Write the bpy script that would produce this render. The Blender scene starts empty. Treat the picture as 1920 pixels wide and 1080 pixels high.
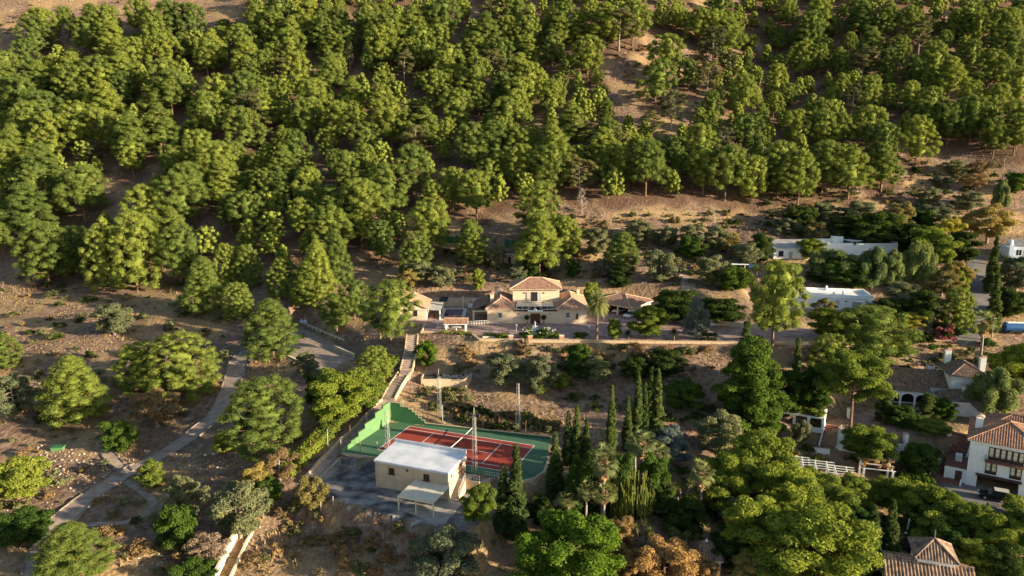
import bpy, math, random
import numpy as np
# ------------------------------------------------------------------ camera, sky, sun, exposure
scene = bpy.context.scene
FPX, PITCH, CAMH = 1400.0, math.radians(11.65), 51.4      # focal length in photo pixels, tilt, height over the court
cam_d = bpy.data.cameras.new('camera'); cam = bpy.data.objects.new('camera', cam_d)
scene.collection.objects.link(cam); scene.camera = cam
cam.location = (0, 0, CAMH); cam.rotation_euler = (math.pi/2 - PITCH, 0, 0)
cam_d.sensor_width = 36; cam_d.lens = FPX/1920*36; cam_d.clip_start = 1; cam_d.clip_end = 3000
SUN_AZ, SUN_EL = math.radians(-21), math.radians(12)       # azimuth from +X, low evening sun from the right
w = bpy.data.worlds.new('World'); scene.world = w; w.use_nodes = True
nt = w.node_tree; bg = nt.nodes['Background']
sky = nt.nodes.new('ShaderNodeTexSky'); sky.sky_type = 'NISHITA'; sky.sun_disc = False
sky.sun_elevation = SUN_EL; sky.sun_rotation = math.pi/2 - SUN_AZ
sky.air_density = 1.0; sky.dust_density = 1.0
nt.links.new(sky.outputs[0], bg.inputs[0]); bg.inputs[1].default_value = 0.078
sd = bpy.data.lights.new('sun', 'SUN'); sd.energy = 5.0; sd.angle = math.radians(0.6); sd.color = (1.0, 0.82, 0.57)
so = bpy.data.objects.new('sun', sd); scene.collection.objects.link(so)
so.rotation_euler = (math.pi/2 - SUN_EL, 0, SUN_AZ + math.pi/2); so.location = (200, -60, 120)
vs = scene.view_settings; vs.view_transform = 'Standard'; vs.look = 'None'; vs.gamma = 1.0; vs.exposure = 1.6
vs.use_curve_mapping = False
# ------------------------------------------------------------------ survey: image rays and terrain heights
cp_, sp_ = math.cos(PITCH), math.sin(PITCH)
def ray(u, v):
    x = (u-960)/FPX; y = (540-v)/FPX
    return np.array([x, cp_+y*sp_, -sp_+y*cp_])
def G(u, v, z):
    d = ray(u, v); t = (z-CAMH)/d[2]; return np.array([0, 0, CAMH])+d*t
def GY(u, v, Y):
    d = ray(u, v); return np.array([0, 0, CAMH])+d*(Y/d[1])
def px(p):
    X, Y, Z = p[0], p[1], p[2]-CAMH
    d = Y*cp_-Z*sp_; return (960+FPX*X/d, 540-FPX*(Y*sp_+Z*cp_)/d, FPX/d)
CY = []
def col(u, *vy):
    for v, Y in vy: CY.append(GY(u, v, Y))
far = ((-200, 470), (-420, 620), (-600, 780))
for u in (-700, -300):
    col(u, (1500, 62), (1080, 88), (900, 113), (750, 138), (640, 165), (540, 203), (430, 235), (300, 275), (150, 325), (0, 385), *far)
col(0, (1500, 62), (1080, 88), (900, 113), (750, 138), (640, 165), (540, 203), (430, 235), (300, 275), (150, 325), (0, 385), *far)
col(300, (1500, 62), (1080, 89), (900, 113), (750, 139), (640, 165), (540, 200), (430, 232), (300, 272), (150, 322), (0, 380), *far)
col(600, (1500, 62), (1080, 91), (985, 103), (880, 112), (650, 162), (570, 184), (470, 213), (350, 252), (200, 303), (0, 375), *far)
col(960, (1500, 62), (1080, 90), (960, 104), (520, 197), (430, 223), (300, 266), (150, 316), (0, 372), *far)
col(1190, (130, 318))
col(1440, (100, 352))
col(1300, (1500, 62), (1080, 91), (950, 106), (850, 119), (500, 200), (430, 225), (330, 257), (200, 300), (0, 372), *far)
col(1600, (1500, 62), (1080, 92), (920, 115), (850, 126), (790, 136), (690, 153), (490, 207), (400, 238), (310, 266), (150, 322), (0, 374), *far)
col(1920, (1500, 62), (1080, 92), (930, 113), (800, 133), (700, 152), (610, 172), (490, 206), (400, 238), (310, 266), (150, 322), (0, 374), *far)
for u in (2250, 2700):
    col(u, (1500, 62), (1080, 92), (930, 113), (800, 133), (700, 152), (610, 172), (490, 206), (400, 238), (310, 266), (150, 322), (0, 374), *far)
for u, v, z in ((600, 880, -1.4), (650, 838, -.2), (690, 790, 1.1), (735, 745, 2.6), (760, 690, 5.0), (778, 640, 7.4), (830, 745, 1.6), (830, 705, 3.0),
                (900, 720, 2.2), (1000, 740, 1.2), (1100, 735, 1.6), (1250, 740, 2.2), (1350, 720, 3.0), (850, 665, 6.2), (1000, 672, 5.6),
                (1150, 672, 5.6), (1300, 675, 5.8), (1500, 690, 4.6), (1150, 830, -.3), (1080, 900, -1.5), (720, 650, 6.2), (560, 700, 2.6)):
    CY.append(G(u, v, z))
CY = np.array(CY)
def _phi(r2): return np.where(r2 > 1e-9, r2*np.log(np.maximum(r2, 1e-9)), 0)
def tps_fit(P, z, lam):
    n = len(P); d2 = ((P[:, None]-P[None])**2).sum(-1); A = np.zeros((n+3, n+3))
    A[:n, :n] = _phi(d2)+lam*np.eye(n); A[:n, n] = 1; A[:n, n+1:] = P; A[n, :n] = 1; A[n+1:, :n] = P.T
    return np.linalg.solve(A, np.r_[z, 0, 0, 0])
SC = 100.0
_c = tps_fit(CY[:, :2]/SC, CY[:, 2], 0.004)
def tps(P):
    P = P/SC; out = np.zeros(len(P)); n = len(CY)
    for i in range(0, len(P), 4000):
        q = P[i:i+4000]; d2 = ((q[:, None]-CY[None, :, :2]/SC)**2).sum(-1)
        out[i:i+4000] = _phi(d2)@_c[:n]+_c[n]+q@_c[n+1:]
    return out
def poly_sd(P, poly):
    poly = np.asarray(poly, float); n = len(poly); d = np.full(len(P), 1e9); ins = np.zeros(len(P), bool)
    for i in range(n):
        a, b = poly[i], poly[(i+1) % n]; e = b-a; w_ = P-a
        t = np.clip((w_@e)/(e@e), 0, 1); d = np.minimum(d, np.hypot(*(w_-t[:, None]*e).T))
        c = (a[1] <= P[:, 1]) != (b[1] <= P[:, 1])
        xx = a[0]+(P[:, 1]-a[1])/np.where(abs(e[1]) < 1e-9, 1e-9, e[1])*e[0]
        ins ^= c & (P[:, 0] < xx)
    return np.where(ins, -d, d)
def gp(z, *uv): return [tuple(G(u, v, z)[:2]) for u, v in uv]
VZ = 8.3
COURT = gp(0, (732.5, 790.5), (641, 850), (705, 858), (981, 902), (1020, 885), (1032, 823))
VILLA = [(-30, 168.5), (-27, 186), (-5, 187), (28, 187), (44, 182), (44, 176), (62, 166), (72, 160), (66, 151.5), (58, 151), (20, 152.6), (-7, 154), (-9, 159), (-19.5, 160.5), (-20, 167)]
YARD = gp(-2.0, (705, 862), (640, 862), (585, 925), (690, 955), (800, 985), (880, 1000), (930, 950), (925, 905), (880, 880))
DRIVE = gp(3.6, (560, 612), (640, 650), (668, 672), (612, 698), (540, 672), (520, 655))
WHITEF = [(62, 172), (64, 190), (95, 186), (95, 170)]
RHOUSE = gp(-6.4, (1780, 890), (1925, 880), (1990, 960), (1880, 960), (1790, 935))
MIDT = gp(-1.6, (1600, 760), (1800, 720), (1860, 790), (1790, 815), (1570, 812))
PADS = [(VILLA, VZ, 3.0), (YARD, -2.0, 2.0), (COURT, -.03, 1.4), (DRIVE, 3.6, 3.0), (WHITEF, 8.75, 5.0), (RHOUSE, -6.4, 4.0), (MIDT, -1.6, 4.0)]
GX0, GX1, GY0, GY1, GS = -330.0, 330.0, 50.0, 520.0, 1.5
_nx, _ny = int((GX1-GX0)/GS)+1, int((GY1-GY0)/GS)+1
_gx, _gy = np.meshgrid(GX0+GS*np.arange(_nx), GY0+GS*np.arange(_ny))
_P = np.stack([_gx.ravel(), _gy.ravel()], 1)
def vnoise(x, y, s, seed):
    r = np.random.RandomState(seed).rand(128, 128); x = x/s+1000; y = y/s+1000
    i, j = np.floor(x).astype(int), np.floor(y).astype(int); fx, fy = x-i, y-j
    fx = fx*fx*(3-2*fx); fy = fy*fy*(3-2*fy); g = lambda a, b: r[a % 128, b % 128]
    return (g(i, j)*(1-fx)+g(i+1, j)*fx)*(1-fy)+(g(i, j+1)*(1-fx)+g(i+1, j+1)*fx)*fy-.5
ZG = tps(_P)
_n = 5*vnoise(_P[:, 0], _P[:, 1], 38, 1)*np.clip((_P[:, 1]-215)/60, 0, 1)+.9*vnoise(_P[:, 0], _P[:, 1], 11, 2)+.35*vnoise(_P[:, 0], _P[:, 1], 4, 3)
ZG = ZG+_n
def terrace(mask_poly, step, amt):
    global ZG
    t = np.clip(-poly_sd(_P, mask_poly)/6, 0, 1)*amt; f = ZG/step; k = np.floor(f); fr_ = np.clip((f-k-.62)/.38, 0, 1); fr_ = fr_*fr_*(3-2*fr_); ZG = ZG*(1-t)+(k+fr_)*step*t
terrace([(112, 222), (112, 268), (185, 268), (185, 215)], 3.0, .9); terrace([(-40, 190), (-40, 222), (70, 224), (70, 192)], 3.2, .75)
for poly, z, b in PADS:
    t = np.clip(1-(poly_sd(_P, poly)-.4)/b, 0, 1); t = t*t*(3-2*t); ZG = ZG*(1-t)+z*t
ZG = ZG.reshape(_ny, _nx)
def hz(x, y):
    fx = np.clip((np.asarray(x, float)-GX0)/GS, 0, _nx-1.001); fy = np.clip((np.asarray(y, float)-GY0)/GS, 0, _ny-1.001)
    i, j = fx.astype(int), fy.astype(int); fx = fx-i; fy = fy-j
    return (ZG[j, i]*(1-fx)+ZG[j, i+1]*fx)*(1-fy)+(ZG[j+1, i]*(1-fx)+ZG[j+1, i+1]*fx)*fy
_t = np.arange(60, 560, .4)
def P(u, v):
    d = ray(u, v); t = _t/d[1]; q = d[None]*t[:, None]
    h = q[:, 2]+CAMH-hz(q[:, 0], q[:, 1]); k = np.argmax(h < 0)
    if h[k] >= 0: k = len(h)-1
    a, b = h[k-1], h[k]; s = t[k-1]+(t[k]-t[k-1])*(a/(a-b) if k > 0 and a != b else 0)
    p = d*s+np.array([0, 0, CAMH]); p[2] = float(hz(p[0], p[1])); return p
# ------------------------------------------------------------------ materials
COL = scene.collection
def mat(name, col, rough=.9, var=.25, scale=3.0, bump=.0, col2=None, spec=.2, metal=0, detail=4, stretch=None):
    m = bpy.data.materials.new(name); m.use_nodes = True; t = m.node_tree; b = t.nodes['Principled BSDF']
    b.inputs['Roughness'].default_value = rough; b.inputs['Specular IOR Level'].default_value = spec; b.inputs['Metallic'].default_value = metal
    tc = t.nodes.new('ShaderNodeTexCoord'); n = t.nodes.new('ShaderNodeTexNoise'); n.inputs['Scale'].default_value = scale; n.inputs['Detail'].default_value = detail
    src = tc.outputs['Object']
    if stretch:
        mp = t.nodes.new('ShaderNodeMapping'); mp.inputs['Scale'].default_value = stretch; t.links.new(src, mp.inputs[0]); src = mp.outputs[0]
    t.links.new(src, n.inputs['Vector'])
    r = t.nodes.new('ShaderNodeValToRGB'); e = r.color_ramp.elements
    c2 = col2 or tuple(min(1, c*(1+var)) for c in col); c1 = col if col2 else tuple(c*(1-var) for c in col)
    e[0].position, e[1].position = .35, .65; e[0].color = (*c1, 1); e[1].color = (*c2, 1)
    t.links.new(n.outputs['Fac'], r.inputs[0]); t.links.new(r.outputs[0], b.inputs['Base Color'])
    if bump:
        bp = t.nodes.new('ShaderNodeBump'); bp.inputs['Strength'].default_value = 1; bp.inputs['Distance'].default_value = bump
        n2 = t.nodes.new('ShaderNodeTexNoise'); n2.inputs['Scale'].default_value = scale*3; n2.inputs['Detail'].default_value = 6
        t.links.new(src, n2.inputs['Vector']); t.links.new(n2.outputs['Fac'], bp.inputs['Height']); t.links.new(bp.outputs[0], b.inputs['Normal'])
    return m
def leafmat(name, col, hv=.35, trans=.3, col2=None):
    m = bpy.data.materials.new(name); m.use_nodes = True; t = m.node_tree; t.nodes.remove(t.nodes['Principled BSDF'])
    out = t.nodes['Material Output']; oi = t.nodes.new('ShaderNodeObjectInfo'); tc = t.nodes.new('ShaderNodeTexCoord')
    n = t.nodes.new('ShaderNodeTexNoise'); n.inputs['Scale'].default_value = .55; n.inputs['Detail'].default_value = 3
    t.links.new(tc.outputs['Object'], n.inputs['Vector'])
    a = t.nodes.new('ShaderNodeMath'); a.operation = 'MULTIPLY_ADD'; a.inputs[1].default_value = .55
    t.links.new(oi.outputs['Random'], a.inputs[0])
    mm = t.nodes.new('ShaderNodeMath'); mm.operation = 'MULTIPLY'; mm.inputs[1].default_value = .6
    t.links.new(n.outputs['Fac'], mm.inputs[0]); t.links.new(mm.outputs[0], a.inputs[2])
    r = t.nodes.new('ShaderNodeValToRGB'); e = r.color_ramp.elements; e[0].position, e[1].position = .2, .85
    c2 = col2 or (col[0]*(1+hv*1.25), col[1]*(1+hv), col[2]*(1+hv*.4)); c1 = (col[0]*(1-hv), col[1]*(1-hv*.7), col[2]*(1-hv*.3))
    e[0].color = (*c1, 1); e[1].color = (*c2, 1); t.links.new(a.outputs[0], r.inputs[0])
    d = t.nodes.new('ShaderNodeBsdfDiffuse'); tr = t.nodes.new('ShaderNodeBsdfTranslucent'); mx = t.nodes.new('ShaderNodeMixShader'); mx.inputs[0].default_value = trans
    t.links.new(r.outputs[0], d.inputs[0]); t.links.new(r.outputs[0], tr.inputs[0])
    t.links.new(d.outputs[0], mx.inputs[1]); t.links.new(tr.outputs[0], mx.inputs[2]); t.links.new(mx.outputs[0], out.inputs[0])
    return m
def groundmat():
    m = bpy.data.materials.new('dry_earth'); m.use_nodes = True; t = m.node_tree; b = t.nodes['Principled BSDF']
    b.inputs['Roughness'].default_value = .95; b.inputs['Specular IOR Level'].default_value = .1
    tc = t.nodes.new('ShaderNodeTexCoord')
    def noise(s, det=5, dist=0):
        n = t.nodes.new('ShaderNodeTexNoise'); n.inputs['Scale'].default_value = s; n.inputs['Detail'].default_value = det; n.inputs['Distortion'].default_value = dist
        t.links.new(tc.outputs['Object'], n.inputs['Vector']); return n.outputs['Fac']
    def ramp(f, *st):
        r = t.nodes.new('ShaderNodeValToRGB'); e = r.color_ramp.elements
        while len(e) < len(st): e.new(.5)
        for k, (p, c) in enumerate(st): e[k].position = p; e[k].color = (*c, 1)
        t.links.new(f, r.inputs[0]); return r.outputs[0]
    def mix(f, a, c):
        x = t.nodes.new('ShaderNodeMix'); x.data_type = 'RGBA'; t.links.new(f, x.inputs[0]); t.links.new(a, x.inputs[6]); t.links.new(c, x.inputs[7]); return x.outputs[2]
    bw = lambda f, a, c: ramp(f, (a, (0, 0, 0)), (c, (1, 1, 1)))
    soil = ramp(noise(.9), (.3, (.12, .075, .055)), (.5, (.20, .132, .095)), (.7, (.28, .20, .145)))
    straw = ramp(noise(2.2), (.3, (.22, .15, .08)), (.7, (.39, .27, .145)))
    c = mix(bw(noise(.075, 6, .4), .46, .6), soil, straw)
    scrub = ramp(noise(1.7), (.35, (.06, .06, .03)), (.7, (.14, .12, .06)))
    c = mix(bw(noise(.33, 6, .3), .60, .70), c, scrub)
    at = t.nodes.new('ShaderNodeAttribute'); at.attribute_name = 'under_pine_shade'; needles = ramp(noise(2.5), (.35, (.075, .045, .032)), (.7, (.15, .09, .06))); c = mix(at.outputs['Fac'], c, needles)  # darker needle brown mixed in under the trees as painted shade
    rock = ramp(noise(3.0), (.3, (.30, .25, .21)), (.7, (.46, .42, .37)))
    c = mix(bw(noise(.9, 8), .67, .71), c, rock)
    t.links.new(c, b.inputs['Base Color'])
    bp = t.nodes.new('ShaderNodeBump'); bp.inputs['Distance'].default_value = .28; bp.inputs['Strength'].default_value = 1
    t.links.new(noise(1.3, 10), bp.inputs['Height']); t.links.new(bp.outputs[0], b.inputs['Normal'])
    return m
M = {}
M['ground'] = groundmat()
for k, a in dict(
    wall_ochre=((.62, .49, .36), .9, .07, 1.5), wall_tan=((.50, .39, .27), .92, .10, .8), wall_white=((.84, .84, .83), .85, .06, 1.2), wall_blue=((.62, .70, .80), .85, .08, 1.2),
    white=((.80, .80, .78), .6, .04, 2), fascia=((.70, .60, .46), .85, .08, 2), dark_wood=((.06, .035, .025), .6, .3, 5), brown_wood=((.11, .045, .032), .7, .2, 5),
    iron=((.03, .03, .03), .5, .2, 5), steel=((.45, .44, .41), .5, .15, 4), rust=((.25, .13, .07), .8, .3, 5), concrete=((.36, .33, .29), .9, .15, 1.0),
    path=((.27, .225, .195), .95, .14, .7), pave=((.33, .225, .19), .9, .16, .6), stone=((.34, .29, .24), .95, .3, 1.5), asphalt=((.17, .16, .155), .95, .15, .8),
    green_dark=((.045, .145, .065), .8, .08, .5), green_wall=((.10, .20, .085), .85, .06, .6), green_floor=((.07, .15, .085), .85, .12, .25), red=((.30, .052, .034), .85, .10, .25),  # green_dark also holds the back court wall's shade in its colour
    line=((.75, .73, .68), .8, .05, 2), roof_white=((.66, .68, .72), .8, .08, .7), carport=((.60, .54, .42), .7, .05, 1), brick=((.22, .10, .07), .9, .25, 4),
    soil=((.05, .045, .04), .95, .5, 2), terracotta=((.36, .16, .08), .9, .15, 4), blue=((.02, .09, .25), .45, .1, 2), grey_roof=((.40, .38, .35), .9, .2, 1.2),
    tyre=((.02, .02, .02), .9, .1, 5), carblack=((.012, .012, .014), .25, .1, 1), carwhite=((.70, .71, .72), .3, .03, 1), bark=((.17, .11, .075), .95, .35, 3), bark_grey=((.26, .22, .19), .95, .3, 3),
    curtain=((.75, .68, .50), .8, .08, 2), shutter=((.42, .40, .36), .7, .1, 3), straw_skirt=((.30, .19, .10), .95, .3, 4), net=((.05, .05, .05), .9, .1, 5), clay_edge=((.50, .38, .25), .9, .2, 2),
    flower_white=((.50, .50, .38), .8, .05, 2), pot=((.42, .22, .13), .9, .1, 3), solar=((.03, .035, .05), .25, .1, 1), fountain=((.42, .45, .46), .6, .05, 2), cream=((.66, .58, .42), .8, .05, 2)).items():
    M[k] = mat(k, a[0], a[1], a[2], a[3], bump=.01 if k.startswith(('wall', 'conc', 'path', 'stone', 'asph')) else 0)
M['tile'] = mat('tile', (.27, .145, .095), .9, .3, 2.2, col2=(.47, .295, .205), detail=8)
M['tile_grey'] = mat('tile_grey', (.10, .075, .06), .95, .3, 2.0, col2=(.30, .20, .14), detail=8)
M['tile_red'] = mat('tile_red', (.22, .115, .075), .9, .3, 2.2, col2=(.42, .25, .165), detail=8); M['tile_shade_mottle'] = mat('tile_shade_mottle', (.12, .085, .065), .95, .3, 1.3, col2=(.40, .27, .19), detail=10)  # dark mottling of this last roof tile stands in for shadow stripes
M['stained'] = mat('stained', (.07, .065, .065), .95, .2, .42, col2=(.30, .29, .28), detail=10, stretch=(1, 1.3, 1))
M['roof_white'] = mat('roof_white2', (.48, .52, .58), .8, .1, .5, col2=(.64, .67, .72), detail=8)
M['path'] = mat('path2', (.245, .19, .155), .95, .1, .8, col2=(.38, .305, .245), detail=9, bump=.02)
M['pave'] = mat('pave2', (.22, .145, .12), .9, .1, .7, col2=(.40, .28, .235), detail=9, bump=.01)
def glassmat(name, col, rough=.08):
    m = bpy.data.materials.new(name); m.use_nodes = True; b = m.node_tree.nodes['Principled BSDF']
    b.inputs['Base Color'].default_value = (*col, 1); b.inputs['Roughness'].default_value = rough; b.inputs['Specular IOR Level'].default_value = .6; return m
M['glass'] = glassmat('glass', (.025, .03, .04)); M['water'] = glassmat('water', (.014, .022, .13), .05); M['water_blue'] = glassmat('water_blue', (.01, .08, .30), .04)
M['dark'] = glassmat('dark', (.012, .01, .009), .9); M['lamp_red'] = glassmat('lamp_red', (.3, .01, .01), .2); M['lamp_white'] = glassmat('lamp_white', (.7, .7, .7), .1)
LEAF = dict(pine=((.150, .190, .045), .40), olive=((.165, .18, .095), .25), broad=((.152, .195, .034), .34), citrus=((.065, .11, .022), .35), cypress=((.075, .105, .032), .25),
    dry=((.25, .17, .085), .3), orange=((.31, .205, .09), .25), yellow=((.36, .32, .05), .25), palm=((.16, .185, .075), .25), pepper=((.15, .19, .07), .25), cedar=((.15, .18, .16), .2),
    scrub=((.115, .12, .055), .4), ficus=((.095, .16, .02), .3), twig=((.22, .165, .12), .3), greydead=((.30, .25, .22), .2), hedge=((.165, .205, .04), .3), pink=((.30, .10, .10), .35), purple=((.10, .03, .10), .3),
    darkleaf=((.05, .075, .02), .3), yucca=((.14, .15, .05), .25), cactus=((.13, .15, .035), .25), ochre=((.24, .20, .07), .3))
for k, (c, h) in LEAF.items(): M['leaf_'+k] = leafmat('leaf_'+k, c, h, (.12 if k in ('twig', 'greydead', 'cactus') else .33))
# ------------------------------------------------------------------ mesh building
class MB:
    def __init__(s): s.v = []; s.f = []
    def poly(s, *pts): n = len(s.v); s.v += [tuple(p) for p in pts]; s.f.append(tuple(range(n, n+len(pts)))); return s
    def box(s, x0, x1, y0, y1, z0, z1):
        n = len(s.v); s.v += [(x, y, z) for z in (z0, z1) for x, y in ((x0, y0), (x1, y0), (x1, y1), (x0, y1))]
        s.f += [tuple(n+i for i in q) for q in ((3, 2, 1, 0), (4, 5, 6, 7), (0, 1, 5, 4), (1, 2, 6, 5), (2, 3, 7, 6), (3, 0, 4, 7))]; return s
    def prism(s, pts, z0, z1):
        n = len(s.v); k = len(pts); z0 = [z0]*k if np.isscalar(z0) else z0; z1 = [z1]*k if np.isscalar(z1) else z1
        s.v += [(p[0], p[1], z0[i]) for i, p in enumerate(pts)]+[(p[0], p[1], z1[i]) for i, p in enumerate(pts)]
        s.f += [tuple(n+k-1-i for i in range(k)), tuple(n+k+i for i in range(k))]+[(n+i, n+(i+1) % k, n+k+(i+1) % k, n+k+i) for i in range(k)]; return s
    def tube(s, pts, rads, n=6, cap=True):
        pts = [np.array(p, float) for p in pts]; base = len(s.v)
        if np.isscalar(rads): rads = [rads]*len(pts)
        for i, p in enumerate(pts):
            d = pts[min(i+1, len(pts)-1)]-pts[max(i-1, 0)]; d = d/(np.linalg.norm(d)+1e-9)
            a = np.cross(d, (0, 0, 1) if abs(d[2]) < .9 else (1, 0, 0)); a /= np.linalg.norm(a); b = np.cross(d, a)
            for k in range(n):
                q = 2*math.pi*k/n; s.v.append(tuple(p+rads[i]*(math.cos(q)*a+math.sin(q)*b)))
        for i in range(len(pts)-1):
            for k in range(n):
                s.f.append((base+i*n+k, base+i*n+(k+1) % n, base+(i+1)*n+(k+1) % n, base+(i+1)*n+k))
        if cap: s.f += [tuple(base+k for k in range(n)), tuple(base+(len(pts)-1)*n+k for k in range(n))]
        return s
    def lathe(s, c, prof, n=12):
        base = len(s.v)
        for r, z in prof:
            for k in range(n): a = 2*math.pi*k/n; s.v.append((c[0]+r*math.cos(a), c[1]+r*math.sin(a), c[2]+z))
        for i in range(len(prof)-1):
            for k in range(n): s.f.append((base+i*n+k, base+i*n+(k+1) % n, base+(i+1)*n+(k+1) % n, base+(i+1)*n+k))
        s.f += [tuple(base+k for k in range(n)), tuple(base+(len(prof)-1)*n+k for k in range(n))]; return s
    def mesh(s, name):
        m = bpy.data.meshes.new(name); m.from_pydata(s.v, [], s.f); return m
    def build(s, name, m, parent=None, loc=None, rz=0):
        me = s.mesh(name); me.materials.append(M[m] if isinstance(m, str) else m); return link(name, me, parent, loc, rz)
def link(name, me, parent=None, loc=None, rz=0):
    o = bpy.data.objects.new(name, me); COL.objects.link(o); o.parent = parent
    if loc is not None: o.location = tuple(float(q) for q in loc)
    if rz: o.rotation_euler = (0, 0, rz)
    return o
def tag(o, label, cat, group=None):
    o['label'] = label; o['category'] = cat
    if group: o['group'] = group
    return o
def thing(name, label, cat, loc=(0, 0, 0), rz=0, group=None): return tag(link(name, None, None, loc, rz), label, cat, group)
def struct(o, kind='structure'): o['kind'] = kind; return o
def drape(name, m, poly, off=.06, step=.8, skip=None):
    """sheet lying on the terrain inside a polygon"""
    poly = np.asarray(poly, float); mb = MB(); x0, y0 = poly.min(0); x1, y1 = poly.max(0)
    xs = np.arange(x0, x1+step, step); ys = np.arange(y0, y1+step, step)
    X, Y = np.meshgrid(xs, ys); d = poly_sd(np.stack([X.ravel(), Y.ravel()], 1), poly).reshape(X.shape); Z = hz(X, Y)+off
    if skip is not None: d = np.maximum(d, -poly_sd(np.stack([X.ravel(), Y.ravel()], 1), skip).reshape(X.shape)+.3)
    idx = {}
    for j in range(len(ys)-1):
        for i in range(len(xs)-1):
            if d[j:j+2, i:i+2].mean() < 0:
                f = []
                for a, b in ((j, i), (j, i+1), (j+1, i+1), (j+1, i)):
                    if (a, b) not in idx: idx[(a, b)] = len(mb.v); mb.v.append((X[a, b], Y[a, b], Z[a, b]))
                    f.append(idx[(a, b)])
                mb.f.append(tuple(f))
    return struct(mb.build(name, m))
def resample(pts, step):
    pts = np.asarray(pts, float); out = [pts[0]]
    for a, b in zip(pts[:-1], pts[1:]):
        n = max(1, int(np.linalg.norm(b-a)/step)); out += [a+(b-a)*k/n for k in range(1, n+1)]
    return np.array(out)
def smooth(pts, it=3):
    pts = np.asarray(pts, float)
    for _ in range(it):
        q = [pts[0]]
        for a, b in zip(pts[:-1], pts[1:]): q += [a*.75+b*.25, a*.25+b*.75]
        pts = np.array(q+[pts[-1]])
    return pts
def ribbon(name, m, line, width, off=.07, edge=None):
    """path: a strip of the given half widths over the terrain"""
    L = resample(line, .8); mb = MB(); wd = np.interp(np.linspace(0, 1, len(L)), np.linspace(0, 1, len(width)), width) if not np.isscalar(width) else np.full(len(L), width)
    T = np.gradient(L[:, :2], axis=0); T /= np.linalg.norm(T, axis=1)[:, None]; N = np.stack([-T[:, 1], T[:, 0]], 1); K = 5
    for i in range(len(L)):
        for k in range(K):
            q = L[i, :2]+N[i]*wd[i]*(k/(K-1)*2-1); mb.v.append((q[0], q[1], float(hz(q[0], q[1]))+off))
    for i in range(len(L)-1):
        for k in range(K-1): a = i*K+k; mb.f.append((a, a+1, a+K+1, a+K))
    o = struct(mb.build(name, m))
    if edge:
        for sgn in (-1, 1):
            e = MB(); r = random.Random(5)
            for i in range(0, len(L)-1):
                if r.random() < .12: continue
                q0 = L[i, :2]+N[i]*(wd[i]+.1)*sgn; q1 = L[i+1, :2]+N[i+1]*(wd[i+1]+.1)*sgn
                z0, z1 = float(hz(*q0)), float(hz(*q1)); h = .14+.1*r.random()
                e.tube([(q0[0], q0[1], z0+h*.5), (q1[0], q1[1], z1+h*.5)], h, 5)
            e.build('kerb_stones', edge, o)
    return o
# ------------------------------------------------------------------ roofs
def tile_slope(mb, A, B, up, poly, w=.28, h=.085):
    """barrel tiles over a planar polygon given in (along eave, up slope) metres"""
    A = np.array(A, float); B = np.array(B, float); s = B-A; s /= np.linalg.norm(s); up = np.array(up, float); up /= np.linalg.norm(up); nrm = np.cross(s, up)
    if nrm[2] < 0: nrm = -nrm
    n = len(mb.v); mb.v += [tuple(A+s*a+up*b) for a, b in poly]; mb.f.append(tuple(range(n, n+len(poly))))
    smin, smax = min(p[0] for p in poly), max(p[0] for p in poly); k = max(1, int((smax-smin)/w)); ww = (smax-smin)/k
    for i in range(k):
        c = smin+(i+.5)*ww; ts = []
        for (a0, b0), (a1, b1) in zip(poly, poly[1:]+poly[:1]):
            if (a0 <= c) != (a1 <= c): ts.append(b0+(c-a0)/(a1-a0)*(b1-b0))
        if len(ts) < 2: continue
        t0, t1 = min(ts)-.08, max(ts)
        if t1-t0 < .15: continue
        b = len(mb.v); prof = ((-.36, .01), (-.25, .75), (0, 1), (.25, .75), (.36, .01))
        for t in (t0, t1):
            for a, q in prof: mb.v.append(tuple(A+s*(c+a*ww)+up*t+nrm*h*q))
        for j in range(4): mb.f.append((b+j, b+j+1, b+6+j, b+5+j))
        mb.f.append((b, b+1, b+2, b+3, b+4))
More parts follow.
